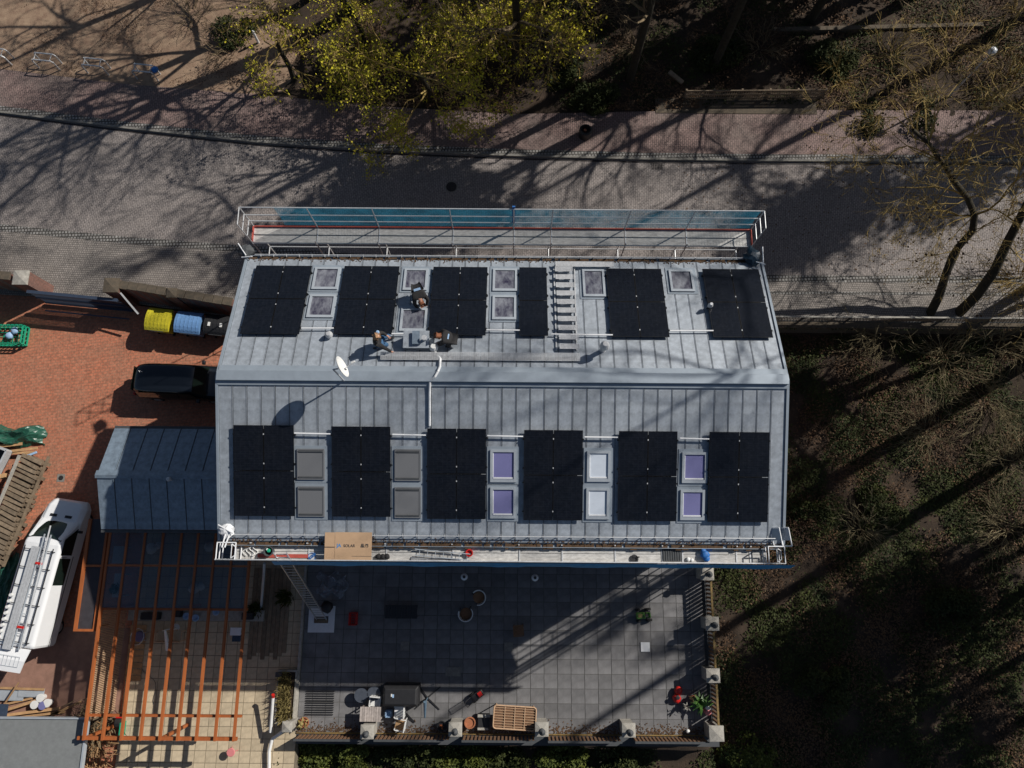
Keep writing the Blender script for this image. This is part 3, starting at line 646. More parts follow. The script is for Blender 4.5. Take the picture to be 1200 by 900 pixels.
b.box(p.x-hw, p.x+hw, p.y-.62, p.y-.2, .02, .06); b.box(p.x-hw, p.x-.35, p.y-.2, p.y+.5, .02, .058); b.box(p.x+.32, p.x+hw, p.y-.2, p.y+.58, .02, .059); b.box(p.x-.35, p.x+.32, p.y+.12, p.y+.5, .02, .057); b.build('base_board', M['white'], t)
b = MB(); b.box(p.x-.33, p.x+.3, p.y-.18, p.y-.02, .02, .10); b.build('wood_block', M['wood'], t)
# things lying on the south scaffold
ZD = 8.5
def pd(x, y, h=0): return P(x, y, ZD+h)
b_ = pd(318, 643, .3); t = thing('bucket', 'dark bucket with green things in it on the scaffold by the ladder', 'bucket', pd(318, 645))
p = pd(318, 646); b = MB(); b.lathe((p.x, p.y, ZD+.01), [(.13, 0), (.17, .34), (.185, .34), (.185, .36), (.15, .36), (.12, .05)], 16); b.build('pail', M['dgrey'], t)
b = MB(); b.sphere((p.x, p.y+.02, ZD+.3), .08, 8); b.build('contents', M['green'], t); b = MB(); b.sphere((p.x-.06, p.y+.06, ZD+.3), .05, 8); b.build('contents', M['white'], t)
a, c = pd(302, 652, .03), pd(361, 653, .03); b = MB(); b.box(a.x, c.x, a.y-.04, a.y+.09, ZD+.008, ZD+.05); tag(b.build('red_board', M['red']), 'faded red toe board lying loose on the scaffold near the bucket', 'board')
a, c = P(381, 623.5, 8.95), P(436, 657, 8.55); t = thing('cardboard_sheet', 'large flattened cardboard carton with printed writing lying over scaffold and eave', 'cardboard', ((a.x+c.x)/2, (a.y+c.y)/2, 8.5))
A = [P(381, 623.5, 8.98), P(436, 623.5, 8.98), P(436.5, 657, 8.85), P(381, 657.5, 8.85)]
fx = A[0].x+(A[1].x-A[0].x)*.21
def zc(y): return 8.98+(y-A[0].y)/(A[0].y-A[2].y)*.13
b = MB(); b.slab(fx+.01, A[1].x, A[2].y, A[0].y, zc, -.012, 0); b.build('panel', M['card'], t)
for u_, w_ in ((0, .46), (.47, .53)):
    yb_ = A[2].y+(A[0].y-A[2].y)*u_; b = MB(); b.slab(A[0].x, fx, yb_+.01, yb_+(A[0].y-A[2].y)*w_-.01, zc, -.012, .004); b.build('flap', M['card'], t)
def text(s, loc, size, m_, parent, rx=0, name='lettering', bold=0):
    cu = bpy.data.curves.new('lettering', 'FONT'); cu.body = s; cu.size = size; cu.extrude = .001; cu.offset = bold; cu.align_x = 'LEFT'
    o = bpy.data.objects.new('tmp_text', cu); C.objects.link(o); bpy.context.view_layer.update()
    me = bpy.data.meshes.new_from_object(o.evaluated_get(bpy.context.evaluated_depsgraph_get())); bpy.data.objects.remove(o)
    me.materials.clear(); me.materials.append(m_); ob = bpy.data.objects.new(name, me); C.objects.link(ob); ob.parent = parent
    ob.location = WM[parent.name].inverted()@Vector(loc); ob.rotation_euler = (rx, 0, 0); return ob
lp = P(394.5, 641, 8.93); sl_ = math.atan(.13/(A[0].y-A[2].y))
text('JA', (lp.x, lp.y, zc(lp.y)+.006), .17, M['inkb'], t, sl_, 'logo', .004)
text('SOLAR', (lp.x+.24, lp.y, zc(lp.y)+.006), .14, M['ink'], t, sl_, bold=.002)
text('晶澳', (lp.x+.86, lp.y, zc(lp.y)+.006), .15, M['ink'], t, sl_, bold=.002)
b = MB(); q = P(412, 652, 8.87); b.slab(q.x, q.x+.75, q.y, q.y+.012, zc, .002, .004); b.build('small_print', M['ink'], t)
# rope coil, black bundle, folded steps, blue jacket bundle, dark clamp
p = pd(366, 652); b = MB()
for k in range(3): b.path([(p.x+(.15-k*.03)*math.cos(t_*.6+k), p.y+(.13-k*.03)*math.sin(t_*.6+k*2), ZD+.03+k*.02) for t_ in range(11)], .012, 5)
tag(b.build('rope_coil', M['btarp']), 'small coil of thin rope on the scaffold left of the cardboard', 'rope')
def lump(name, label, cat, pts, m_, seed=1, n=9):
    rng = random.Random(seed); b = MB()
    for (x, y, z, r) in pts:
        rings = []
        for j in range(1, 6):
            th = math.pi*j/6; rings.append([Vector((x+r*math.sin(th)*math.cos(2*math.pi*k/n)*rng.uniform(.75, 1.15), y+r*math.sin(th)*math.sin(2*math.pi*k/n)*rng.uniform(.75, 1.15), z-r*math.cos(th)*.7)) for k in range(n)])
        b.loft(rings)
    return tag(b.build(name, m_, smooth=True), label, cat)
q = [pd(444, 652), pd(449, 652), pd(454, 652)]
lump('work_gloves', 'crumpled black cloth bundle on the scaffold just right of the cardboard', 'cloth', [(v.x, v.y, ZD+.08, .11) for v in q], M['jacket'])
ladder('folding_step', 'folded grey step ladder lying on the scaffold right of the cardboard', pd(486, 647, .12), pd(551, 653, .12), .22, 7, (.05, 1, 0), m_=M['lightframe'], rr_=.012)
ladder('folding_step', 'thin lower leg frame lying below the folded grey step ladder', pd(482, 655, .04), pd(540, 656, .04), .06, 5, (.05, 1, 0), m_=M['galv'], rr_=.01)
p = pd(550, 648, .12); b = MB(); b.lathe((p.x, p.y, ZD+.02), [(.13, 0), (.14, .12), (.10, .12), (.10, .03)], 14); tag(b.build('paint_pot', M['redp']), 'small red and black pot at the right end of the folded steps', 'pot')
q = pd(825, 650); lump('blue_jacket', 'bright blue crumpled jacket lying on the south scaffold', 'jacket', [(q.x-.05, q.y+.12, ZD+.12, .13), (q.x, q.y, ZD+.13, .17), (q.x+.05, q.y-.12, ZD+.1, .14), (q.x+.16, q.y+.22, ZD+.06, .08), (q.x+.25, q.y+.2, ZD+.05, .06)], M['btarp'], 5)
q = pd(743, 655); b = MB(); b.lathe((q.x, q.y, ZD+.0), [(.13, 0), (.16, .05), (.10, .05), (.09, .01)], 12); b.box(q.x-.08, q.x+.2, q.y+.05, q.y+.09, ZD+.02, ZD+.05); tag(b.build('angle_grinder_disc', M['blk']), 'small dark round tool on the scaffold left of the hatch', 'tool')
q = pd(806, 655.5); lump('rag', 'small pale rag on the scaffold just right of the dark hatch', 'cloth', [(q.x, q.y, ZD+.05, .09), (q.x+.14, q.y-.03, ZD+.05, .08)], M['pvc'], 8)
b = MB()
for k in range(4): 
    o_ = pd(288+k*4, 643); b.path([(o_.x+.1*math.sin(i*.9+k), o_.y+.15-i*.05, ZD+.05+.02*math.sin(i)) for i in range(9)], .018, 5)
tag(b.build('cable_tangle', M['pvc']), 'tangle of pale cables on the scaffold left of the bucket', 'cable')
# ---------------------------------------------------------------- satellite dish
D0 = PRf(404, 447, False); t = thing('satellite_dish', 'white satellite dish on a mast by the roof ridge', 'satellite dish', D0)
top = D0+Vector((0, 0, 1.75)); b = MB(); b.tube(D0-Vector((0, 0, .2)), top, .03, n=8); b.build('mast', M['galv'], t)
nrm = Vector((.9, .4, .22)).normalized(); ctr = top+Vector((.22, .08, -.05)); a = nrm.orthogonal().normalized(); c = nrm.cross(a)
b = MB(); rings = []
for r_, dep in ((.04, 0), (.2, .02), (.3, .05), (.38, .09), (.39, .095), (.38, .08), (.2, .005), (.04, -.015)):
    rings.append([ctr+nrm*(dep)+(a*math.cos(k*math.pi/12)+c*math.sin(k*math.pi/12))*r_ for k in range(24)])
b.loft(rings); b.build('reflector', M['pvc'], t, smooth=False)
ln = ctr+nrm*.55-Vector((0, 0, .1)); b = MB(); b.tube(ctr-nrm*.05-Vector((0, 0, .35)), ln, .014); b.tube(ctr-nrm*.08, top, .03); b.build('feed_arm', M['galv'], t)
b = MB(); b.tube(ln, ln-nrm*.12, .035, .045, 8); b.build('receiver', M['pvc'], t)
# ---------------------------------------------------------------- people (bodies grown from joint skeletons)
def skinned(name, verts, edges, mt, parent, lv=2):
    me = bpy.data.meshes.new(name); me.from_pydata([v[0] for v in verts], edges, []); me.materials.append(mt)
    o = bpy.data.objects.new(name, me); C.objects.link(o); o.parent = parent
    md = o.modifiers.new('skin', 'SKIN')
    for i, v in enumerate(verts):
        sv = me.skin_vertices[0].data[i]; r = v[1]; sv.radius = (r, r) if not isinstance(r, tuple) else r; sv.use_root = (i == 0)
    md.use_smooth_shade = True; s_ = o.modifiers.new('subsurf', 'SUBSURF'); s_.levels = lv; s_.render_levels = lv
    WM[o.name] = WM[parent.name].copy(); return o
def person(loc, rz, label, J, top, legs, hair, extra=None):
    """J: joints in metres, x forward, y left, z up from the roof under the hips"""
    t = thing('person', label, 'person', loc, rz, 'roof workers')
    g = {k: Vector(v) for k, v in J.items()}
    V = []; Ed = []; ix = {}
    def add(k, p, r, par=None):
        ix[k] = len(V); V.append((tuple(p), r))
        if par is not None: Ed.append((ix[par], ix[k]))
    add('hip', g['hip'], .10); add('chest', g['chest'], (.12, .10), 'hip'); add('neck', g['neck'], .055, 'chest')
    hd = (g['head']-g['neck']).normalized(); add('jaw', g['neck'].lerp(g['head'], .55), .075, 'neck'); add('head', g['head'], .098, 'jaw'); add('crown', g['head']+hd*.08, .07, 'head')
    for s in 'LR':
        add('sh'+s, g['sh'+s], .05, 'chest'); add('el'+s, g['el'+s], .042, 'sh'+s); add('wr'+s, g['wr'+s], .03, 'el'+s)
        h = (g['wr'+s]-g['el'+s]).normalized(); pm = g['wr'+s]+h*.06; add('palm'+s, pm, .032, 'wr'+s)
        sd = h.cross(Vector((0, 0, 1))); sd = sd.normalized() if sd.length > .1 else Vector((0, 1, 0))
        for q, (o_, l_) in enumerate(((-.03, .065), (-.01, .078), (.01, .074), (.028, .06))):
            add(f'f{q}{s}', pm+h*.035+sd*o_, .010, 'palm'+s); add(f'g{q}{s}', pm+h*(.035+l_)+sd*o_*1.3-Vector((0, 0, .02)), .007, f'f{q}{s}')
        add('th'+s, pm-h*.01+sd*(-.05 if s == 'L' else .05), .012, 'palm'+s)
        add('hp'+s, g['hp'+s], .075, 'hip'); add('kn'+s, g['kn'+s], .05, 'hp'+s); add('an'+s, g['an'+s], .042, 'kn'+s); add('to'+s, g['to'+s], .035, 'an'+s)
    skinned('body', V, Ed, M['skin'], t)
    sub = lambda ks, es, rad: ([(tuple(g[k]), rad[k]) for k in ks], [(ks.index(a_), ks.index(b_)) for a_, b_ in es])
    g['collar'] = g['chest'].lerp(g['neck'], .75)
    ks = ['hip', 'chest', 'collar', 'shL', 'elL', 'wrL', 'shR', 'elR', 'wrR']
    v_, e_ = sub(ks, [('hip', 'chest'), ('chest', 'collar'), ('chest', 'shL'), ('shL', 'elL'), ('elL', 'wrL'), ('chest', 'shR'), ('shR', 'elR'), ('elR', 'wrR')], dict(hip=(.19, .17), chest=(.25, .22), collar=.11, shL=.11, elL=.075, wrL=.052, shR=.11, elR=.075, wrR=.052))
    skinned('jacket', v_, e_, top, t)
    ks = ['hip', 'hpL', 'knL', 'anL', 'hpR', 'knR', 'anR']
    v_, e_ = sub(ks, [('hip', 'hpL'), ('hpL', 'knL'), ('knL', 'anL'), ('hip', 'hpR'), ('hpR', 'knR'), ('knR', 'anR')], dict(hip=.17, hpL=.125, knL=.085, anL=.06, hpR=.125, knR=.085, anR=.06))
    skinned('trousers', v_, e_, legs, t)
    for s in 'LR':
        a_, b2 = g['an'+s], g['to'+s]; skinned('shoe', [(tuple(a_-Vector((0, 0, .01))), .055), (tuple(a_.lerp(b2, .6)), .05), (tuple(b2+(b2-a_).normalized()*.03), .042)], [(0, 1), (1, 2)], M['blk'], t, 1)
    # face
    fw = Vector(J['face']).normalized(); up = (hd-fw*hd.dot(fw)).normalized(); rt = fw.cross(up); hc = g['head']
    b = MB()
    b.tube(hc+fw*.08-up*.005, hc+fw*.118-up*.03, .012, .018, 6); b.build('nose', M['skin'], t, local=True, smooth=True)
    for e in (-1, 1):
        b = MB(); b.sphere(hc+fw*.088+rt*e*.033+up*.015, .012, 8); b.build('eye', M['blk'], t, local=True)
        b = MB(); b.sphere(hc+rt*e*.095-up*.01, .025, 8, sc=(.6, .6, 1)); b.build('ear', M['skin'], t, local=True)
    b = MB(); b.obox(hc+fw*.09-up*.05, (.02, .045, .01), math.atan2(fw.y, fw.x)); b.build('mouth', M['terracotta'], t, local=True)
    skinned('hair', [(tuple(hc-fw*.035+up*.0), .105), (tuple(hc-fw*.01+up*.075), .085), (tuple(hc-fw*.06-up*.06), .07)], [(0, 1), (0, 2)], hair, t, 2)
    if extra: extra(t, g)
    return t
# bending worker between the second pair of skylights; local x = forward (down the slope)
def strap(t, g):
    p = g['hip'].lerp(g['chest'], .25)+Vector((0, 0, .13)); b = MB(); b.obox(p, (.09, .26, .05), 0, tilt=(0, .2, 0)); b.build('shirt_back', M['shirt'], t, local=True)
bl = PRf(491, 345, True); sd = -.32
JB = dict(hip=(0, 0, .62), chest=(.36, 0, .68), neck=(.52, 0, .62), head=(.63, .01, .52), shL=(.36, .2, .64), elL=(.47, .27, .42), wrL=(.60, .16, .22), shR=(.36, -.2, .64), elR=(.5, -.26, .42), wrR=(.66, -.16, .2),
          hpL=(-.03, .11, .58), knL=(.12, .16, .32), anL=(-.12, .16, .09), toL=(.06, .17, .05), hpR=(-.03, -.11, .58), knR=(.14, -.15, .33), anR=(-.08, -.16, .09), toR=(.1, -.17, .06), face=(.5, 0, -.8))
person(bl, R(-72), 'worker in dark clothes bending over between two skylights on the street side slope', JB, M['jacket'], M['jacket'], M['hairb'], strap)
# kneeling worker in jeans
bl = PRf(446, 404, True)
JK = dict(hip=(-.05, 0, .38), chest=(-.02, -.02, .72), neck=(.02, -.02, .92), head=(.07, 0, 1.03), shL=(.0, .19, .8), elL=(.2, .26, .6), wrL=(.34, .14, .55), shR=(.02, -.2, .8), elR=(.2, -.32, .6), wrR=(.42, -.42, .36),
          hpL=(0, .1, .34), knL=(.40, .2, .36), anL=(.33, .2, .05), toL=(.52, .2, .04), hpR=(0, -.1, .33), knR=(.30, -.05, .09), anR=(-.1, -.12, .08), toR=(-.26, -.12, .05), face=(1, -.2, -.3))
def gl(t, g):
    b = MB(); p = g['wrL']+Vector((.0, .02, .42)); q_ = g['head']+Vector((.02, .15, .02)); b.sphere(q_, .075, 8, sc=(1, 1, .8)); b.build('blue_cap_held', M['shirt'], t, local=True)
person(bl, R(8), 'kneeling worker in blue jeans and black top below the second street side solar block', JK, M['jacket'], M['jeans'], M['hairl'], gl)
bl = PRf(529, 401, True)
JC = dict(hip=(-.1, 0, .42), chest=(.18, .02, .62), neck=(.36, .02, .68), head=(.48, .03, .68), shL=(.2, .2, .6), elL=(.36, .26, .38), wrL=(.46, .15, .16), shR=(.2, -.18, .6), elR=(.34, -.28, .4), wrR=(.5, -.2, .18),
          hpL=(-.1, .1, .4), knL=(.12, .2, .44), anL=(.0, .2, .09), toL=(.17, .22, .05), hpR=(-.1, -.1, .4), knR=(.14, -.19, .42), anR=(.0, -.2, .09), toR=(.17, -.22, .05), face=(.8, 0, -.6))
def st2(t, g):
    p = g['hip'].lerp(g['chest'], .5)+Vector((0, 0, .13)); b = MB(); b.obox(p+Vector((.03, -.02, .01)), (.05, .2, .04), 0, tilt=(0, -.5, 0)); b.build('shirt_back', M['shirt'], t, local=True)
person(bl, R(172), 'crouching black jacketed worker right of the metal chimney box on the roof', JC, M['jacket'], M['jacket'], M['hairb'], st2)
# ---------------------------------------------------------------- yard: walls, gate, bins, vehicles
def wallrun(pts, z, wd, label, capm='stonecap', name='garden_wall', courses=True):
    t = thing(name, label, 'wall', (pts[0].x, pts[0].y, 0)); rng = random.Random(int(pts[0].x*10))
    for a, c in zip(pts, pts[1:]):
        a0, c0 = Vector((a.x, a.y, 0)), Vector((c.x, c.y, 0)); b = MB(); b.beam(a0+Vector((0, 0, z/2-.3)), c0+Vector((0, 0, z/2-.3)), wd, z+.5); b.build('brickwork', M['wallr'], t)
        L_ = (c0-a0).length; n = max(1, int(L_/.45)); d = (c0-a0)/n; ang = math.atan2(d.y, d.x)
        b = MB(); b.obox((0, 0, 0), (L_/n-.02, wd+.08, .09)); f = b.build('coping_stone', M[capm], t, local=True, bev=.015)
        for k in range(n):
            o = f if k == 0 else f.copy()
            if k: C.objects.link(o)
            pz = a0+d*(k+.5); o.location = (pz.x-t.location.x+rng.uniform(-.01, .01), pz.y-t.location.y+rng.uniform(-.015, .015), z+rng.uniform(-.012, .012)); o.rotation_euler = (rng.uniform(-.03, .03), rng.uniform(-.02, .02), ang+rng.uniform(-.03, .03))
    return t
def pillar(x, y, z, px, label, capm='stonecap', fin=False):
    p = P(px[0], px[1], z); t = thing('gate_pillar' if not fin else 'stone_pillar', label, 'pillar', (p.x, p.y, 0))
    return t
W1 = wallrun([P(139, 333, 2.0), P(272, 354, 2.0)], 2.0, .34, 'mossy stone-capped brick wall behind the waste bins')
def gp(px, py, z, s, label, mt='stonecap'):
    p = P(px, py, z); t = thing('gate_pillar', label, 'pillar', (p.x, p.y, 0)); b = MB(); b.box(p.x-s/2+.03, p.x+s/2-.03, p.y-s/2+.03, p.y+s/2-.03, -.2, z-.07); b.build('brickwork', M['wallr'], t)
    b = MB(); b.add([(p.x-s/2, p.y-s/2, z-.07), (p.x+s/2, p.y-s/2, z-.07), (p.x+s/2, p.y+s/2, z-.07), (p.x-s/2, p.y+s/2, z-.07), (p.x-s/2, p.y-s/2, z), (p.x+s/2, p.y-s/2, z), (p.x+s/2, p.y+s/2, z), (p.x-s/2, p.y+s/2, z), (p.x, p.y, z+.1)], [(0, 3, 2, 1), (0, 1, 5, 4), (1, 2, 6, 5), (2, 3, 7, 6), (3, 0, 4, 7), (4, 5, 8), (5, 6, 8), (6, 7, 8), (7, 4, 8)]); b.build('cap_stone', M[mt], t)
    return t
gp(130, 334, 2.15, .75, 'mossy square gate pillar at the right end of the sliding gate')
gp(24, 325, 2.1, .75, 'grey square gate pillar at the left end of the sliding gate', 'stone')
gp(201, 343, 2.1, .5, 'small pier halfway along the wall behind the bins')
wallrun([P(-200, 300, 1.9), P(12, 324, 1.9)], 1.9, .34, 'dark brick wall continuing left of the gate')
a, c = P(33, 334, 1.7), P(127, 343, 1.7); t = thing('sliding_gate', 'long blue-grey metal sliding gate between the two pillars', 'gate', (a.x, a.y-.45, 0))
for z in (1.7, .95, .2): b = MB(); b.beam((a.x, a.y-.35, z), (c.x+.5, c.y-.4, z), .16, .1); b.build('rail', M['gate'], t)
n = 46; d = Vector((c.x+.5-a.x, c.y-.4-a.y+.35, 0)); b = MB(); b.beam((0, 0, .1), (0, 0, 1.7), .05, .03); f = b.build('gate_bar', M['gate'], t, local=True)
for k in range(n):
    o = f if k == 0 else f.copy()
    if k: C.objects.link(o)
    o.location = (d.x*k/(n-1), .1+d.y*k/(n-1), 0)
b = MB(); b.beam((a.x+.2, a.y-.9, .4), (c.x+.5, c.y-.95, .4), .06, .06); b.build('guide_track', M['gate'], t)
b = MB(); q = P(128, 352, 1.0); b.beam(P(141, 343, 1.9), P(162, 368, 1.2), .07, .07); b.beam(P(146, 349, 1.5), P(163, 367, .4), .05, .05); tag(b.build('gate_prop', M['galv']), 'slanting pale metal pole beside the yellow bin', 'pole')
def bin_(px0, py0, px1, py1, mt, label, white=False):
    z = 1.32; a, c = P(px0, py1, z), P(px1, py0, z); cx, cy_ = (a.x+c.x)/2, (a.y+c.y)/2; wx, wy = (c.x-a.x)/2, (c.y-a.y)/2
    rz = R(-6); t = thing('waste_container', label, 'waste container', (cx, cy_, 0), rz, 'waste containers behind the wall')
    b = MB(); b.loft([[(-wx*.78, -wy*.78, .2), (wx*.78, -wy*.78, .2), (wx*.78, wy*.78, .2), (-wx*.78, wy*.78, .2)], [(-wx, -wy, z-.25), (wx, -wy, z-.25), (wx, wy, z-.25), (-wx, wy, z-.25)], [(-wx, -wy, z-.2), (wx, -wy, z-.2), (wx, wy, z-.2), (-wx, wy, z-.2)]]); b.build('tub', mt, t, local=True, bev=.04)
    b = MB(); rings = []
    for k in range(9):
        u_ = -1+k/4; h = z-.19+.2*(1-u_*u_)**.8 if abs(u_) < 1 else z-.19; rings.append([(-wx-.03, u_*(wy+.03), h), (wx+.03, u_*(wy+.03), h), (wx+.03, u_*(wy+.03), z-.22), (-wx-.03, u_*(wy+.03), z-.22)])
    b.loft(rings); ld = b.build('lid', mt, t, local=True)
    for k in range(6):
        b = MB(); xx = -wx*.82+k*wx*.328
        b.loft([[(xx-.03, u_*(wy), z-.165+.195*max(0, 1-u_*u_)**.8), (xx+.03, u_*wy, z-.165+.195*max(0, 1-u_*u_)**.8), (xx+.03, u_*wy, z-.2), (xx-.03, u_*wy, z-.2)] for u_ in (-.9, -.5, 0, .5, .9)]); b.build('lid_rib', mt, ld, local=True)
    for e in (-1, 1):
        b = MB(); b.tube((e*(wx+.01), -.2, z-.35), (e*(wx+.09), -.2, z-.35), .03); b.tube((e*(wx+.06), -.2, z-.35), (e*(wx+.06), .2, z-.35), .02); b.build('lift_arm', M['dgrey'], t, local=True)
        for f_ in (-1, 1): b = MB(); b.tube((e*wx*.7-.03, f_*wy*.7, .1), (e*wx*.7+.03, f_*wy*.7, .1), .1, n=12); b.build('wheel', M['rubber'], t, local=True)
    b = MB(); b.tube((-wx*.6, -wy-.05, z-.22), (wx*.6, -wy-.05, z-.22), .02); b.build('handle', M['dgrey'], t, local=True)
    if white:
        for e in (-.55, .5): b = MB(); b.obox((e*wx, -.05, z+.03), (.12, .2, .03)); b.build('sticker', M['pvc'], ld, local=True)
bin_(169, 361, 199, 385.5, M['yellow'], 'yellow lidded waste container, leftmost of the three behind the wall')
bin_(203.5, 365, 235, 388.5, M['bluebin'], 'blue lidded waste container between the yellow and the black one')
bin_(238, 369, 267, 390, M['blk'], 'black waste container with two white stickers nearest the house', True)
def crate_grid(name, label, a, c, z0, z1, mt, nx, ny, rz=0, cat='crate', nested=True):
    cx, cy_ = (a.x+c.x)/2, (a.y+c.y)/2; wx, wy = abs(c.x-a.x)/2, abs(c.y-a.y)/2; t = thing(name, label, cat, (cx, cy_, z0), rz); h = z1-z0
    for x0, x1, y0, y1 in ((-wx, wx, -wy, -wy+.04), (-wx, wx, wy-.04, wy), (-wx, -wx+.04, -wy+.04, wy-.04), (wx-.04, wx, -wy+.04, wy-.04)):
        b = MB()
        for zz in (.0, h*.45, h*.85): b.box(x0, x1, y0, y1, zz, zz+h*.15)
        L_ = max(x1-x0, y1-y0); n = max(3, int(L_/.2))
        for k in range(n+1):
            if x1-x0 > y1-y0: xx = x0+(x1-x0-.03)*k/n; b.box(xx, xx+.03, y0+.004, y1-.004, 0, h)
            else: yy = y0+(y1-y0-.03)*k/n; b.box(x0+.004, x1-.004, yy, yy+.03, 0, h)
        b.build('side', mt, t, local=True)
    b = MB()
    for k in range(nx+1): xx = -wx+.04+(2*wx-.1)*k/nx; b.box(xx, xx+.025, -wy+.04, wy-.04, .02, .05)
    for k in range(ny+1): yy = -wy+.04+(2*wy-.1)*k/ny; b.box(-wx+.04, wx-.04, yy, yy+.025, .022, .053)
    b.build('bottom', mt, t, local=True); return t
gc = crate_grid('green_cage_box', 'bright green mesh transport box at the left edge of the yard', P(-30, 402, .6), P(27, 380, .6), 0, .6, M['green'], 9, 4)
lump('box_contents', 'blue and white bag of things inside the green mesh box', 'bag', [(P(15, 386, .4).x, P(15, 386, .4).y, .25, .2), (P(8, 392, .4).x, P(8, 392, .4).y, .2, .22)], M['shirt'], 3)
# ---- vehicles
def ring(x, w1, w2, zb, zbelt, zt, sh=.08):
    return [(x, -w1*.86, zb), (x, -w1, zb+.15), (x, -w1, zbelt), (x, -w2, zt-sh), (x, -w2+.1, zt), (x, 0, zt+.025), (x, w2-.1, zt), (x, w2, zt-sh), (x, w1, zbelt), (x, w1, zb+.15), (x, w1*.86, zb)]
def wheel(t, x, y, r=.32):
    sg = 1 if y > 0 else -1; b = MB(); b.tube((x, y-sg*.2, r), (x, y, r), r, n=20); w_ = b.build('wheel', M['rubber'], t, local=True)
    b = MB(); b.tube((x, y-sg*.02, r), (x, y+sg*.008, r), r*.62, n=16); b.build('rim', M['alu'], w_, local=True)
def van(loc, rz, label, L, W, body, st, glass, name, wb):
    t = thing(name, label, 'van' if 'van' in name else 'car', loc, rz)
    b = MB(); b.loft([ring(*s) for s in st]); bo = b.build('body', body, t, local=True, smooth=True)
    md = bo.modifiers.new('b', 'BEVEL'); md.width = .06; md.segments = 3; md.limit_method = 'ANGLE'; md.angle_limit = R(25)
    bo.data.polygons.foreach_set('use_smooth', [False]*len(bo.data.polygons))
    for x in wb:
        for e in (-1, 1): wheel(t, x, e*(W/2-.02))
    return t, bo
# white van
fr, re = P(93, 588, 0), P(47, 752, 0); c0 = (fr+re)/2; hd_ = math.atan2(fr.y-re.y, fr.x-re.x); Lv = (fr-re).length
k = Lv/2
hw = 1.0
st = [(-k, .95, .88, .35, 1.1, 1.86), (-k+.12, hw, .90, .3, 1.1, 1.93), (-k+1.5, hw, .90, .28, 1.1, 1.95), (k-2.05, hw, .88, .28, 1.1, 1.93), (k-1.75, hw, .84, .28, 1.1, 1.86), (k-.95, hw, .90, .28, 1.04, 1.16), (k-.3, .97, .86, .3, .8, 1.0), (k-.05, .84, .74, .32, .72, .9), (k+.04, .76, .66, .4, .6, .72)]
VN, VB = van((c0.x, c0.y, 0), hd_, 'white van with loaded roof rack and raised tailgate parked on red paving', Lv, 1.86, M['carw'], st, None, 'parked_van', (k-.85, -k+.8))
b = MB(); rows = []
for j in range(5):
    u_ = j/4; x = k-1.0-u_*.72; z = 1.26+u_*.665+.02*math.sin(math.pi*u_); wv = .86-u_*.07
    rows.append([(x-abs(s_)**2*.14, s_*wv, z-abs(s_)**2*.03) for s_ in (-1, -.6, -.2, .2, .6, 1)])
b.loft(rows, cap=False, closed=False); ws = b.build('windscreen', M['carglass'], VN, local=True, smooth=True)
b = MB(); b.beam((k-1.1, .3, 1.24), (k-1.45, -.15, 1.58), .02, .02); b.beam((k-1.1, -.35, 1.24), (k-1.4, -.6, 1.5), .02, .02); b.build('wiper', M['blk'], ws, local=True)
b = MB(); b.obox((k-1.35, -.22, 1.50), (.10, .26, .01), 0, tilt=(0, R(43), 0)); b.obox((k-1.38, .12, 1.52), (.10, .2, .01), 0, tilt=(0, R(43), 0)); b.build('paper_on_dashboard', M['pvc'], ws, local=True)
for e in (-1, 1):
    def sw(x0, x1, nm):
        b = MB(); o_ = e*.012; f0 = lambda z: (hw+(.885-hw)*(z-1.1)/(1.86-1.1))
        xs0, xs1 = x0, x1; b.add([(x0, e*f0(1.13)+o_, 1.13), (x1[0], e*f0(1.13)+o_, 1.13), (x1[1], e*f0(1.80)+o_, 1.80), (x0, e*f0(1.80)+o_, 1.80)], [(0, 1, 2, 3) if e > 0 else (3, 2, 1, 0)]); b.build(nm, M['carglass'], VN, local=True)
    sw(k-2.45, (k-1.2, k-1.75), 'side_window'); sw(k-3.8, (k-2.6, k-2.6), 'side_window')
    b = MB(); b.obox((k-1.35, e*1.10, 1.12), (.12, .16, .2), 0); b.build('mirror', M['blk'], VN, local=True, bev=.02)
    b = MB(); b.obox((k-.22, e*.62, .83), (.26, .2, .12), e*-.3, tilt=(0, .35, e*-.3)); b.build('headlight', M['carglass'], VN, local=True, bev=.02)
    b = MB(); b.obox((k-.75, e*.36, 1.145), (.12, .32, .02), 0, tilt=(0, R(14), 0)); b.build('bonnet_vent', M['blk'], VN, local=True)
    b = MB(); b.box(-k+.0, k-2.5, e*1.005-.01, e*1.005+.01, .95, .98); b.build('sliding_door_rail', M['blk'], VN, local=True)
    b = MB(); b.box(-k-.02, -k+.02, e*.78-.06, e*.78+.06, .9, 1.5); b.build('tail_light', M['redp'], VN, local=True)
b = MB(); xx = k-2.55
b.box(xx, xx+.012, -.96, -.935, .45, 1.8); b.box(xx-1.1, xx-1.088, -.96, -.935, .45, 1.8); b.build('door_seam', M['blk'], VN, local=True)
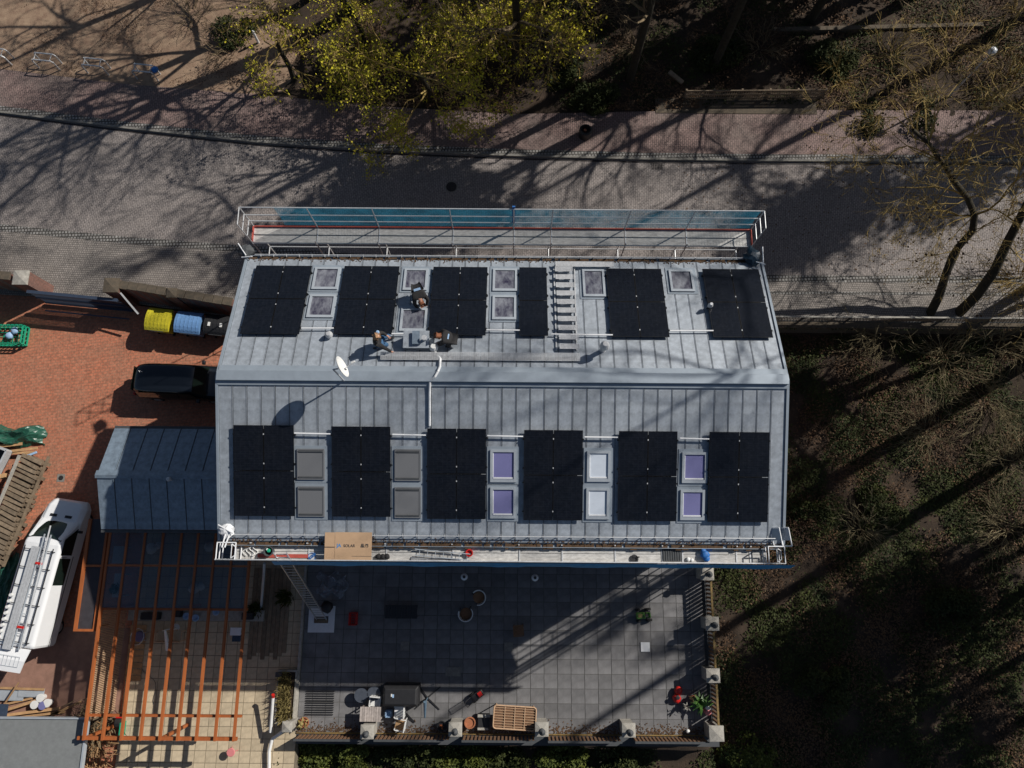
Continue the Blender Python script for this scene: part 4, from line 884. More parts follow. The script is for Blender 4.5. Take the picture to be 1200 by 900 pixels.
# raised tailgate
b = MB(); b.loft([[(-k-.02, -.80, 1.84), (-k-.02, .80, 1.84), (-k-.02, .80, 1.9), (-k-.02, -.80, 1.9)], [(-k-.5, -.78, 2.02), (-k-.5, .78, 2.02), (-k-.5, .78, 2.08), (-k-.5, -.78, 2.08)], [(-k-1.0, -.70, 2.0), (-k-1.0, .70, 2.0), (-k-1.0, .70, 2.06), (-k-1.0, -.70, 2.06)]])
tg = b.build('tailgate', M['carw'], VN, local=True)
b = MB()
for j in range(7): xx = -.55+j*.18; b.box(-k-.78, -k-.34, xx, xx+.012, 2.084, 2.09)
b.box(-k-.78, -k-.765, -.55, .56, 2.086, 2.092); b.box(-k-.35, -k-.335, -.55, .56, 2.086, 2.092); b.build('heated_glass_line', M['lightframe'], tg, local=True)
# roof rack
b = MB()
for e in (-.66, .66, ): b.beam((-k+.15, e, 2.08), (k-2.2, e, 2.08), .035, .035)
for j in range(6): x = -k+.25+j*(Lv-2.6)/5; b.beam((x, -.68, 2.06), (x, .68, 2.06), .03, .03); b.beam((x, -.68, 1.9), (x, -.68, 2.06), .03, .03); b.beam((x, .68, 1.9), (x, .68, 2.06), .03, .03)
b.build('roof_rack', M['blk'], VN, local=True)
def onvan(v): return WM[VN.name]@Vector(v)
b = MB()
for j in range(3): b.beam(onvan((-k-.1, .02+j*.12, 2.12)), onvan((k-2.2, .02+j*.12, 2.12)), .11, .06)
tag(b.build('aluminium_channel', M['galv']), 'bundle of grey aluminium channels lying along the van roof rack', 'channel')
ladder('roof_ladder', 'aluminium ladder strapped lengthwise on the right side of the van rack', onvan((-k-.05, -.26, 2.13)), onvan((k-1.6, -.26, 2.13)), .3, 12, (WM[VN.name].to_3x3()@Vector((0, 1, 0))), m_=M['lightframe'])
b = MB(); b.tube(onvan((-k-.0, -.5, 2.16)), onvan((k-1.2, -.30, 2.2)), .035, n=8); tag(b.build('pipe', M['galv']), 'long grey pipe on the van roof reaching over the windscreen', 'pipe')
for j in range(8):
    q = onvan((-k+.35+j*.26, .58, 2.11)); b = MB(); b.tube(q, q+Vector((0, 0, .12)), .085, .07, 10); tag(b.build('white_roll', M['pvc']), ('small white roll nearest the tailgate on the left rim of the van rack', *['small white roll %s on the left van rack rim' % o_ for o_ in ('second from the tailgate', 'third from the tailgate', 'fourth from the tailgate', 'fourth from the windscreen', 'third from the windscreen', 'second from the windscreen')], 'small white roll nearest the windscreen on the left rim of the van rack')[j], 'roll', 'white rolls on the van rack')
for x_ in (-k+.9, k-2.9): b = MB(); q = onvan((x_, -.25, 2.18)); b.obox(q, (.1, .3, .05), hd_); tag(b.build('red_strap', M['redp']), 'red strap buckle on the van ladder, ' + ('nearer the tailgate' if x_ < 0 else 'nearer the windscreen'), 'strap')
# dark car beside the house
fr = P(262, 448, 0); re = P(172, 448, 0); c0 = (P(166, 452, 0)+P(282, 452, 0))/2
k2 = 2.35; CARSUB = True
st = [(-k2, .66, .45, .4, .85, 1.15), (-k2+.12, .84, .62, .3, .95, 1.42), (-k2+.5, .88, .70, .28, .98, 1.57), (-1.0, .89, .72, .28, .98, 1.62), (.4, .88, .72, .28, .98, 1.6), (.75, .88, .68, .28, .98, 1.52), (1.35, .88, .80, .28, .92, 1.04), (2.1, .84, .72, .3, .78, .9), (k2, .66, .5, .36, .6, .7)]
CR, CB = van((c0.x, c0.y, 0), R(-2), 'black estate car half hidden under the west roof edge', 4.7, 1.78, M['carb'], st, None, 'parked_car', (1.45, -1.4))
CB.modifiers.clear(); sb_ = CB.modifiers.new('s', 'SUBSURF'); sb_.levels = 2; sb_.render_levels = 2; CB.data.polygons.foreach_set('use_smooth', [True]*len(CB.data.polygons))
b = MB(); rows = [[(1.3-u_*.52, s_*(.74-u_*.08), 1.12+u_*.45) for s_ in (-1, -.5, 0, .5, 1)] for u_ in (0, .5, 1)]; b.loft(rows, cap=False, closed=False); b.build('windscreen', M['carglass'], CR, local=True)
b = MB(); b.add([(-k2-.01, -.6, .98), (-k2-.01, .6, .98), (-k2+.06, .58, 1.42), (-k2+.06, -.58, 1.42)], [(0, 1, 2, 3)]); b.build('rear_window', M['carglass'], CR, local=True)
for e in (-1, 1):
    f1 = lambda z: .88+(.72-.88)*(z-.98)/(1.52-.98)
    for x0, x1 in ((-2.0, -1.0), (-.9, 0.0), (.1, .95)):
        b = MB(); b.add([(x0, e*(f1(1.0)+.012), 1.0), (x1, e*(f1(1.0)+.012), 1.0), (min(x1, .68), e*(f1(1.46)+.012), 1.46), (x0, e*(f1(1.46)+.012), 1.46)], [(0, 1, 2, 3) if e < 0 else (3, 2, 1, 0)]); b.build('side_window', M['carglass'], CR, local=True)
    b = MB(); b.obox((.95, e*.98, 1.05), (.16, .2, .14)); b.build('mirror', M['blk'], CR, local=True, bev=.03)
    b = MB(); b.box(-k2-.015, -k2+.05, e*.68-.08, e*.68+.08, .75, .95); b.build('tail_light', M['redp'], CR, local=True)
b = MB(); b.tube((-1.75, .25, 1.62), (-1.85, .25, 1.72), .025, .01); b.build('aerial', M['alu'], CR, local=True)
# drain
q = P(71, 560, 0); t = thing('yard_drain', 'small square drain cover in the red paving in front of the white van', 'drain', (q.x, q.y, -.03)); b = MB(); b.box(q.x-.19, q.x+.19, q.y-.19, q.y+.19, -.06, -.022); b.build('surround', M['kerb'], t); b = MB(); b.lathe((q.x, q.y, -.022), [(.12, 0), (.12, .006)], 14); b.build('grate', M['iron'], t)
# green tarpaulin over a pile
def drape(name, label, x0, x1, y0, y1, h, mt, seed, cat='tarpaulin', z0=0):
    rng = random.Random(seed); nx, ny = 26, 14; v = []; f = []
    ph = [rng.uniform(0, 6) for _ in range(6)]
    for j in range(ny+1):
        for i in range(nx+1):
            u_, w_ = i/nx, j/ny; e = min(1, 5*min(u_, 1-u_, w_, 1-w_)); z = h*e**.6*(.65+.18*math.sin(u_*13+ph[0]+w_*4)+.17*math.sin(w_*11+ph[1]-u_*7))+rng.uniform(-.03, .03)*e
            v.append((x0+(x1-x0)*u_+rng.uniform(-.04, .04)+.12*math.sin(w_*9+ph[2]), y0+(y1-y0)*w_+.12*math.sin(u_*12+ph[3])+rng.uniform(-.03, .03), z0+max(.02, z)))
    for j in range(ny):
        for i in range(nx): a = j*(nx+1)+i; f.append((a, a+1, a+nx+2, a+nx+1))
    b = MB(); b.add(v, f); return tag(b.build(name, mt), label, cat)
a, c = P(-40, 521, .4), P(49, 499, .4); drape('green_tarpaulin', 'crumpled dark green tarpaulin over a pile at the left edge of the yard', a.x, c.x, a.y, c.y, .6, M['tarp'], 3)
def planks(items, mt, grp, cat='plank', nm='loose_plank'):
    for (x0, y0, x1, y1, z, wd, lab) in items:
        b = MB(); b.beam(P(x0, y0, z), P(x1, y1, z), wd, .04); tag(b.build(nm, mt), lab, cat, grp)
planks([(-10, 524, 26, 520, .25, .14, 'dark reddish plank just below the green tarpaulin'), (10, 529, 44, 525, .35, .12, 'yellowish plank poking right from the pile, upper one'), (-5, 531, 40, 530, .3, .12, 'long thin pale plank above the timber rack'), (22, 536, 42, 529, .5, .1, 'short tilted orange plank end beside the timber rack')], M['woodo'], None)
b = MB(); b.beam(P(30, 535, .5), P(43, 530, .5), .1, .06); tag(b.build('blue_strip', M['shirt']), 'small pale blue strip lying at the corner of the timber rack', 'strip')
# timber rack of short boards, with a pale side beam
ra, rb = P(48, 536, .9), P(-6, 664, .9); t = thing('timber_rack', 'long rack of short weathered boards stacked side by side left of the van', 'timber rack', (ra.x, ra.y, 0)); d = rb-ra; nb = 23
rng = random.Random(5)
for kk in range(nb):
    p = ra+d*(kk+.5)/nb; ln_ = rng.uniform(.95, 1.15); z = .75+rng.uniform(-.04, .05); rz_ = math.atan2(d.y, d.x)+math.pi/2-.17+rng.uniform(-.05, .05)
    for lay in range(3):
        b = MB(); b.obox((p.x-.5+rng.uniform(-.05, .05)+lay*.05, p.y+.03, z-lay*.24), (ln_*rng.uniform(.85, 1.1), .16, .13), rz_+math.pi*0); b.build('board', M['wood'], t, bev=0)
for off, z, mt in ((-1.02, .95, M['stone']), (.12, .5, M['wood'])):
    b = MB(); o_ = Vector((off, .0, 0)); b.beam(Vector((ra.x, ra.y+.1, z))+o_, Vector((rb.x, rb.y, z))+o_, .1, .12); b.build('side_beam', mt, t)
# trailer box left of the rack
p0_, p1_ = P(8, 528, .9), P(-60, 660, .9); t = thing('trailer', 'trailer with grey rim and dark inside at the left edge by the timber rack', 'trailer', (p0_.x-1, p0_.y-1, 0)); d = (p1_-p0_).normalized(); s_ = Vector((-d.y, d.x, 0)); s_ = s_ if s_.x < 0 else -s_
A0, A1 = Vector((p0_.x, p0_.y, 0)), Vector((p1_.x, p1_.y, 0)); cs = [A0, A1, A1+s_*1.6, A0+s_*1.6]
for q0_, q1_ in zip(cs, cs[1:]+cs[:1]):
    b = MB(); b.beam(q0_+Vector((0, 0, .75)), q1_+Vector((0, 0, .75)), .09, .4); b.build('side_panel', M['galv'], t)
b = MB(); b.prism([(q.x, q.y) for q in cs], .45, .52); b.build('floor', M['blk'], t)
for e in (.4, .55): q = A0.lerp(A1, e)+s_*.05; b = MB(); b.tube(q+Vector((0, 0, .3)), q+s_*.2+Vector((0, 0, .3)), .3, n=16); b.build('wheel', M['rubber'], t)
for e in (.4, .55): q = A0.lerp(A1, e)+s_*1.4; b = MB(); b.tube(q+Vector((0, 0, .3)), q+s_*.2+Vector((0, 0, .3)), .3, n=16); b.build('wheel', M['rubber'], t)
b = MB(); q = P(4, 558, .6); b.obox((q.x, q.y, .62), (.3, .2, .2), .3); tag(b.build('wood_offcut', M['woodo']), 'small pale wooden offcut inside the trailer', 'offcut')
drape('dark_tarpaulin', 'dark green tarpaulin on the ground between timber rack and van', P(-10, 700, .3).x, P(12, 700, .3).x, P(0, 735, .3).y, P(0, 650, .3).y, .45, M['tarp'], 8)
# flat grey carport roof bottom left with pv offcut
a, c = P(-120, 980, 2.3), P(104, 841, 2.3); t = thing('canopy', 'flat grey carport roof with pale edge at the bottom left corner', 'canopy', ((a.x+c.x)/2, (a.y+c.y)/2, 0))

for xx in (a.x+.2, c.x-.2):
    for yy in (a.y+.2, c.y-.2): b = MB(); b.box(xx-.05, xx+.05, yy-.05, yy+.05, -.1, 2.2); b.build('post', M['wood'], t)
b = MB(); b.box(a.x, c.x-.08, a.y, c.y-.06, 2.18, 2.3); b.build('roof', M['roofing'], t)
b = MB(); b.box(a.x, c.x, c.y-.058, c.y, 2.14, 2.36); b.box(c.x-.078, c.x, a.y, c.y-.06, 2.14, 2.36); b.build('roof_edge', M['lightframe'], t)
q = P(2, 833, 2.0); b = MB(); b.obox((q.x, q.y, 2.0), (.5, .55, .04)); 
for i in range(4): b.obox((q.x-.18+i*.12, q.y, 2.025), (.008, .5, .004))
tag(b.build('solar_module', M['gate']), 'small blue solar module above the carport roof at the left edge', 'panel')
for (x, y, mt, lab) in ((47, 818, 'pvc', 'white paint tub, upper one of the cluster by the carport roof'), (40, 826, 'pvc', 'white paint tub at the left of the cluster by the carport roof'), (55, 824, 'pvc', 'white tub at the right of the cluster, behind the violet lid'), (49.5, 827, 'purple', 'violet lidded tub in front of the white tubs')):
    q = P(x, y, .3); b = MB(); b.lathe((q.x, q.y, -.02), [(.12, 0), (.17, .3), (.185, .3), (.185, .33), (.02, .335)], 14); tag(b.build('paint_tub', M[mt]), lab, 'tub')
WP = [(-5, 806, 52, 808, .2, .1), (-5, 836, 45, 820, .25, .12), (-5, 828, 38, 818, .1, .09), (8, 838, 70, 830, .15, .12), (20, 841, 76, 834, .1, .1), (6, 824, 22, 800, .5, .06), (-4, 775, 12, 768, .3, .1), (60, 838, 95, 822, .1, .1)]
WL = ['thin pale batten above the glass sheets by the carport roof', 'orange plank between carport roof and paint tubs, widest', 'narrow plank left of the paint tubs', 'plank running right beneath the paint tubs', 'lowest plank touching the carport edge', 'short batten leaning across the glass sheets', 'broken batten at the left edge below the van', 'plank end right of the tubs near the canopy post']
planks([(*w_, l_) for w_, l_ in zip(WP, WL)], M['woodo'], 'loose planks by the carport roof')
for kk, (x0, y0, x1, y1, lab) in enumerate(((-8, 820, 28, 806, 'grey glass sheet lying left by the carport roof'), (20, 816, 52, 807, 'greenish glass sheet lying right of the other one by the carport roof'))):
    a, c = P(x0, y0, .2), P(x1, y1, .2); b = MB(); b.box(a.x, c.x, a.y, c.y, .12+kk*.03, .14+kk*.03); b.box(a.x, c.x, a.y-.04, a.y-.004, .1, .16); tag(b.build('glass_sheet', M['lightframe']), lab, 'glass')
# brushwood heap under the canopy corner
# ---------------------------------------------------------------- terrace edge: stone pillars, railings
def spillar(px, py, s, label, urn=True, z=1.15, zb=-1.9):
    p = P(px, py, z); t = thing('stone_pillar', label, 'pillar', (p.x, p.y, 0)); b = MB(); b.box(p.x-s/2+.05, p.x+s/2-.05, p.y-s/2+.05, p.y+s/2-.05, zb, z-.1); b.build('shaft', M['stone'], t)
    b = MB(); b.add([(p.x-s/2, p.y-s/2, z-.1), (p.x+s/2, p.y-s/2, z-.1), (p.x+s/2, p.y+s/2, z-.1), (p.x-s/2, p.y+s/2, z-.1), (p.x-s/2, p.y-s/2, z-.03), (p.x+s/2, p.y-s/2, z-.03), (p.x+s/2, p.y+s/2, z-.03), (p.x-s/2, p.y+s/2, z-.03), (p.x, p.y, z+.06)], [(0, 3, 2, 1), (0, 1, 5, 4), (1, 2, 6, 5), (2, 3, 7, 6), (3, 0, 4, 7), (4, 5, 8), (5, 6, 8), (6, 7, 8), (7, 4, 8)]); b.build('cap', M['stone'], t, bev=.01)
    if urn:
        b = MB(); b.lathe((p.x, p.y-.03, z+.0), [(.10, 0), (.10, .06), (.04, .1), (.05, .16), (.12, .26), (.15, .36), (.13, .40), (.08, .42), (.03, .5), (.012, .56)], 14); b.build('finial', M['dgrey'], t, smooth=True)
    return t
EP = [spillar(829, 672, .62, 'stone pillar with finial at the east railing, half under the scaffold'), spillar(835, 731, .62, 'stone pillar with finial on east railing, upper of the two standing clear'), spillar(836, 792, .62, 'stone pillar with finial on east railing, lower of the two standing clear'), spillar(840, 860, .66, 'bare stone corner pillar where the two terrace railings meet', False)]
SP = [spillar(737, 856, .6, 'stone pillar on the south railing between wicker table and corner'), spillar(635, 855, .6, 'stone pillar with dark finial right of the wicker table'), spillar(533.5, 855, .6, 'stone pillar on the south railing left of the terracotta pot'), spillar(430, 858, .6, 'pale pillar behind the slatted wooden table'), spillar(336, 852, .45, 'narrow pillar at the south west corner by the white pipe', False)]
bal = MB(); bal.box(-.045, .045, -.045, .045, .06, .9); balm = None
def railing(a, c, label, top, pitch=.17, band=False):
    global balm
    a, c = Vector((a[0], a[1], 0)), Vector((c[0], c[1], 0)); t = thing('railing', label, 'railing', a); d = c-a; L_ = d.length; n = int(L_/pitch); ang = math.atan2(d.y, d.x)
    b = MB(); b.beam(a+Vector((0, 0, .95)), c+Vector((0, 0, .95)), .09, .07); b.build('top_rail', top, t)
    b = MB(); b.beam(a+Vector((0, 0, .1)), c+Vector((0, 0, .1)), .08, .06); b.build('bottom_rail', M['dgrey'], t)
    for k in range(n):
        if balm is None: o = bal.build('baluster', M['wickerd'], t, local=True); balm = o.data
        else: o = bpy.data.objects.new('baluster', balm); C.objects.link(o); o.parent = t
        q = d*((k+.5)/n); o.location = q; o.rotation_euler = (0, 0, ang)
    return t
ylw = mat('yellowish_rail', (.30, .20, .06), .8, 0, .4, 6, col2=(.12, .08, .04))
def pxy(t): return (t.location.x, t.location.y)
ex = 9.35
for i in range(3):
    a, c = EP[i], EP[i+1]; railing((ex, a.location.y-.3), (ex, c.location.y+.3), ('east railing bay ' + ('reaching up under the scaffold', 'between the two finial pillars standing clear', 'behind the green plants, ending at the corner')[i]), ylw)
sy = -8.12
for i in range(4):
    a, c = SP[i], SP[i+1]; railing((a.location.x-.28, sy), (c.location.x+.28, sy), 'dark south railing bay ' + ('from the wicker table pillar to the next one', 'running right behind the wicker table', 'between terracotta pot pillar and slatted table', 'at the dark south west corner')[i], M['dgrey'])
railing((EP[3].location.x-.3, sy), (SP[0].location.x+.3, sy), 'south railing bay nearest the east corner pillar', M['dgrey'])
b = MB(); b.box(TX0, TX1+.1, -8.05, -8.0, -.02, .06); struct(b.build('terrace_kerb', ylw))
for nm, bx_, lb in (('retaining_wall', (TX0-.0, 9.6, -8.5, -8.06, -2.6, -.01), 'retaining wall below the south terrace railing'), ('retaining_wall', (9.16, 9.62, -8.055, 1.0, -2.6, -.01), 'retaining wall below the east terrace railing')):
    b = MB(); b.box(*bx_); o = b.build(nm, M['dgrey']); tag(o, lb, 'wall')
rng = random.Random(9); b = MB()
for k in range(1600):
    x = rng.uniform(TX0, TX1); y = -7.98+abs(rng.gauss(0, .18)); b.obox((x, y, .02+rng.uniform(0, .02)), (.06, .035, .01), rng.uniform(0, 3), tilt=(rng.uniform(-.4, .4), rng.uniform(-.4, .4), rng.uniform(0, 3)))
o = b.build('fallen_leaves', M['leafb']); tag(o, 'brown leaves collected along the south edge of the terrace', 'leaves', kind='stuff')
# low wall between terrace and patio
q = P(347, 670), P(345, 840); b = MB(); b.box(-9.86, -9.76, -7.9, -.2, -.1, .22); tag(b.build('low_wall', M['stone']), 'low pale kerb wall dividing the patio from the grey terrace', 'wall')
# ---------------------------------------------------------------- terrace furniture
def armchair(px, py, rz, label):
    p = P(px, py, .45); t = thing('armchair', label, 'armchair', (p.x, p.y, 0), rz, 'round armchairs on the terrace')
    b = MB(); b.lathe((0, 0, .42), [(.24, 0), (.27, .03), (.27, .08), (.24, .11)], 16); b.build('cushion', M['brown'], t, local=True, smooth=True)
    b = MB(); rings = []
    for k in range(13):
        th = R(60+20*k); c_, s_ = math.cos(th), math.sin(th); rings.append([(c_*.28, s_*.28, .4), (c_*.33, s_*.33, .4), (c_*.36, s_*.36, .76), (c_*.32, s_*.32, .76)])
    b.loft(rings); b.build('backrest', M['pvc'], t, local=True)
    for e in (-1, 1):
        for f_ in (-1, 1): b = MB(); b.tube((e*.2, f_*.2, .42), (e*.26, f_*.26, 0.02), .018); b.build('leg', M['blk'], t, local=True)
armchair(561, 700, R(200), 'white-rimmed round armchair with brown cushion, nearer the house')
armchair(546, 719, R(100), 'white-rimmed round armchair with brown cushion, lower left of its twin')
def chair(px, py, rz, label, mt, name='garden_chair', seat=None):
    p = P(px, py, .5); t = thing(name, label, 'chair', (p.x, p.y, .01), rz)
    b = MB(); b.box(-.23, .23, -.23, .23, .42, .46); b.build('seat', seat or mt, t, local=True, bev=.01); b = MB()
    for k in range(4): b.box(-.26+.0, -.23, -.21+k*.115, -.21+k*.115+.08, .46, .85)
    b.box(-.265, -.225, -.23, .23, .82, .88); b.build('backrest', mt, t, local=True)
    for e in (-1, 1):
        b = MB(); b.box(-.24, .2, e*.24-.02, e*.24+.02, .63, .66); b.build('armrest', mt, t, local=True)
        for f_ in (-1, 1): b = MB(); b.box(e*.21-.02, e*.21+.02, f_*.22-.02, f_*.22+.02, 0, .63 if e > 0 else .46); b.build('leg', mt, t, local=True)
    return t
chair(608, 739, R(5), 'dark square chair alone in the house shadow on the terrace', M['wickerd'])
def lamp(px, py, label):
    p = P(px, py, 1.0); t = thing('globe_lamp', label, 'lamp', (p.x, p.y, 0), 0, 'round white lamps by the terrace wall'); b = MB(); b.tube((p.x, p.y, 0), (p.x, p.y, .85), .03); b.build('post', M['blk'], t)
    b = MB(); b.lathe((p.x, p.y, .82), [(.05, 0), (.15, .06), (.17, .15), (.15, .24), (.05, .28)], 16); b.build('lamp_shade', M['lampw'], t, smooth=True); b = MB(); b.lathe((p.x, p.y, 1.095), [(.07, 0), (.07, .02), (.02, .03)], 12); b.build('cap', M['dgrey'], t)
lamp(544, 676, 'round white lamp below the scaffold, left one above the armchairs'); lamp(627, 677, 'round white lamp below the scaffold, right one')
def tablebox(name, label, cat, px, py, wx, wy, h, mt, rz=0, slats=0, legm=None):
    p = P(px, py, h); t = thing(name, label, cat, (p.x, p.y, .01), rz)
    if slats:
        for k in range(slats): x = -wx/2+wx*k/slats; b = MB(); b.box(x+.006, x+wx/slats-.006, -wy/2, wy/2, h-.03, h+.002*(k % 3)); b.build('slat', mt, t, local=True)
        b = MB(); b.box(-wx/2+.05, wx/2-.05, -wy/2+.1, -wy/2+.16, h-.07, h-.03); b.box(-wx/2+.05, wx/2-.05, wy/2-.16, wy/2-.1, h-.07, h-.03); b.build('under_frame', legm or mt, t, local=True)
    else: b = MB(); b.box(-wx/2, wx/2, -wy/2, wy/2, h-.04, h); b.build('tabletop', mt, t, local=True, bev=.01)
    for e in (-1, 1):
        for f_ in (-1, 1): b = MB(); b.box(e*(wx/2-.06)-.025, e*(wx/2-.06)+.025, f_*(wy/2-.06)-.025, f_*(wy/2-.06)+.025, 0, h-.04); b.build('leg', legm or mt, t, local=True)
    return t
tablebox('bench', 'long black bench in the deep shadow of the terrace', 'bench', 470, 717, 1.5, .6, .45, M['blk'], 0, 6)
tablebox('garden_table', 'slatted greyish wooden table at the south railing, left of the white chairs', 'table', 434, 837, .95, .62, .72, mat('bleached_wood', (.40, .35, .32), .85, 0, .25, 8, rnd=.15), 0, 9)
p = P(469, 817, .9); t = thing('covered_grill', 'large black covered barbecue with tiny bright label by the south railing', 'barbecue', (p.x, p.y, 0)); b = MB()
b.loft([[(p.x-.82, p.y-.45, .02), (p.x+.82, p.y-.45, .02), (p.x+.82, p.y+.5, .02), (p.x-.82, p.y+.5, .02)], [(p.x-.8, p.y-.42, .8), (p.x+.8, p.y-.42, .8), (p.x+.8, p.y+.46, .8), (p.x-.8, p.y+.46, .8)], [(p.x-.7, p.y-.3, .93), (p.x+.7, p.y-.3, .93), (p.x+.7, p.y+.34, .93), (p.x-.7, p.y+.34, .93)]]); b.build('cover', M['blk'], t, bev=.03)
b = MB(); b.box(p.x-.42, p.x-.36, p.y+.02, p.y+.14, .931, .94); b.build('label_patch', M['pvc'], t); b = MB(); b.box(p.x-.355, p.x-.28, p.y-.02, p.y+.12, .931, .94); b.build('label_patch', M['shirt'], t)
for (x, y, lb) in ((423, 815, 'round dark glass side table, left one behind the slatted table'), (438, 813, 'round dark glass side table touching the covered barbecue')):
    p = P(x, y, .5); t = thing('side_table', lb, 'table', (p.x, p.y, 0)); b = MB(); b.lathe((p.x, p.y, .47), [(.31, 0), (.31, .02)], 20); b.build('tabletop', mat('smoked_glass', (.07, .08, .10), .15, 0, .2, 4), t); b = MB(); b.tube((p.x, p.y, .02), (p.x, p.y, .47), .03); b.tube((p.x, p.y, .0), (p.x, p.y, .03), .18, n=12); b.build('foot', M['blk'], t)
chair(440, 822, R(-95), 'white slatted chair tucked between slatted table and barbecue', M['pvc'])
chair(468, 834, R(180), 'white chair by the railing with a dark ornament, upper of two', M['pvc']); chair(469, 849, R(170), 'white chair with pale cushion against the south railing, lower of two', M['pvc'], seat=M['woodo'])
crate_grid('light_blue_crate', 'small light blue and red crate between slatted table and white chairs', P(451, 841, .3), P(459, 833, .3), 0.01, .3, M['shirt'], 3, 3)
crate_grid('red_crate', 'bright red crate standing right of the ladder foot', P(408, 733, .35), P(418, 718, .35), 0.01, .35, M['redp'], 3, 4)
# closed parasol / drying rack on crossed feet
p = P(501, 818, .1); t = thing('folded_parasol', 'folded bluish parasol lying on crossed dark feet right of the barbecue', 'parasol', (p.x, p.y, .01))
for ang in (40, 130, 220, 318): b = MB(); b.beam((p.x, p.y, .06), (p.x+.75*math.cos(R(ang)), p.y+.75*math.sin(R(ang)), .03), .05, .05); b.build('foot', M['blk'], t)
b = MB(); b.tube((p.x, p.y, 0), (p.x, p.y, 1.0), .025); b.tube((p.x-.01, p.y, 1.0), (p.x-.05, p.y-.75, .5), .08, .04, 8); b.build('canopy', mat('slate_blue_cloth', (.10, .16, .22), .8, 0, .2, 6), t)
def pot(px, py, r, h, mt, label, plant=None, seed=1, rp=.25, np_=40, name='plant_pot'):
    p = P(px, py, h*.6); t = thing(name, label, 'plant pot', (p.x, p.y, .01)); b = MB(); b.lathe((0, 0, 0), [(r*.7, 0), (r, h), (r*1.08, h), (r*1.08, h+.03), (r*.85, h+.03), (r*.8, h-.03)], 16); b.build('pot', mt, t, local=True)
    if plant:
        rng = random.Random(seed); b = MB()
        for k in range(np_):
            a_ = rng.uniform(0, 6.28); l_ = rp*rng.uniform(.4, 1.1); o_ = Vector((math.cos(a_), math.sin(a_), 0)); s_ = Vector((-o_.y, o_.x, 0))*rp*.12; z0 = h+rng.uniform(0, .05); z1 = z0+rng.uniform(.05, .35)
            b.add([o_*.02-s_*.3+Vector((0, 0, z0)), o_*l_*.5-s_+Vector((0, 0, z1)), o_*l_+Vector((0, 0, z1-.06)), o_*l_*.5+s_+Vector((0, 0, z1+.02))], [(0, 1, 2, 3)])
        b.build('foliage', plant, t, local=True)
    return t
pot(551, 846, .24, .38, M['terracotta'], 'big round terracotta pot between pillar and dark planter box')
pot(518, 850, .2, .3, M['blk'], 'dark pot with an orange yellow stick left of the pillar', M['orange'], 4, .2, 8)
b = None; p = P(567, 846, .4); t = thing('planter_box', 'dark square planter with wooden rim between terracotta pot and wicker table', 'planter', (p.x, p.y, .01)); b = MB(); b.box(p.x-.26, p.x+.26, p.y-.3, p.y+.3, .01, .4); b.build('box', M['blk'], t); b = MB(); b.box(p.x-.28, p.x+.28, p.y+.2, p.y+.32, .38, .46); b.build('rim_board', M['stone'], t); b = MB(); b.box(p.x-.28, p.x+.2, p.y-.34, p.y-.24, .38, .43); b.build('rim_board', M['stone'], t)
# wicker lounge table with a grid top, tilted against the railing
p = P(603, 841, .75); t = thing('wicker_table', 'large pale framed wicker table with grid pattern at the south railing', 'table', (p.x, p.y, .01), R(-3))
b = MB(); hx, hy = .95, .50; rnd_ = [(math.cos(R(a_))*.12, math.sin(R(a_))*.12) for a_ in (0, 30, 60, 90)]
pts = []
for (sx, sy_, st_) in ((1, 1, 0), (-1, 1, 90), (-1, -1, 180), (1, -1, 270)):
    for a_ in (0, 30, 60, 90): pts.append(Vector((sx*(hx-.12)+.12*math.cos(R(a_+st_)), sy_*(hy-.12)+.12*math.sin(R(a_+st_)), .72+.16*(sy_*(hy)>0))))
b.path(pts, .035, 6, closed=True); b.build('rim', M['wicker'], t, local=True)
def zt_(y): return .72+.16*(y+hy)/(2*hy)
b = MB(); b.add([(-hx+.03, -hy+.03, zt_(-hy)-.03), (hx-.03, -hy+.03, zt_(-hy)-.03), (hx-.03, hy-.03, zt_(hy)-.03), (-hx+.03, hy-.03, zt_(hy)-.03), (-hx+.03, -hy+.03, zt_(-hy)-.05), (hx-.03, -hy+.03, zt_(-hy)-.05), (hx-.03, hy-.03, zt_(hy)-.05), (-hx+.03, hy-.03, zt_(hy)-.05)], [(0, 1, 2, 3), (7, 6, 5, 4)]); b.build('woven_top', M['wickerd'], t, local=True)
for x in (-.45, 0, .45): b = MB(); b.beam((x, -hy, zt_(-hy)), (x, hy, zt_(hy)), .035, .03); b.build('cross_bar', M['wicker'], t, local=True)
for k in range(8): y = -hy+.1+k*.115; b = MB(); b.beam((-hx, y, zt_(y)-.004), (hx, y, zt_(y)-.004), .018, .03); b.build('cane_bar', M['wicker'], t, local=True)
for e in (-1, 1):
    for f_ in (-1, 1): b = MB(); b.tube((e*.85, f_*.4, 0), (e*.88, f_*.42, zt_(f_*.42)-.03), .025); b.build('leg', M['wicker'], t, local=True)
# small grill trolley / tripod in half shadow
p = P(560, 815, .4); t = thing('garden_tool_cart', 'low dark cart with a red part in half shadow on the terrace', 'cart', (p.x, p.y, 0), R(35)); b = MB(); b.box(-.3, .28, -.16, .16, .2, .38); b.build('tray', M['blk'], t, local=True, bev=.04); b = MB(); b.box(.02, .2, -.1, .1, .38, .46); b.build('motor', M['redp'], t, local=True)
for e in (-1, 1): b = MB(); b.tube((-.25, e*.2, .14), (-.25, e*.14, .14), .14, n=12); b.build('wheel', M['rubber'], t, local=True)
b = MB(); b.path([(-.3, -.12, .35), (-.62, -.12, .7), (-.62, .12, .7), (-.3, .12, .35)], .015); b.build('handle', M['blk'], t, local=True)
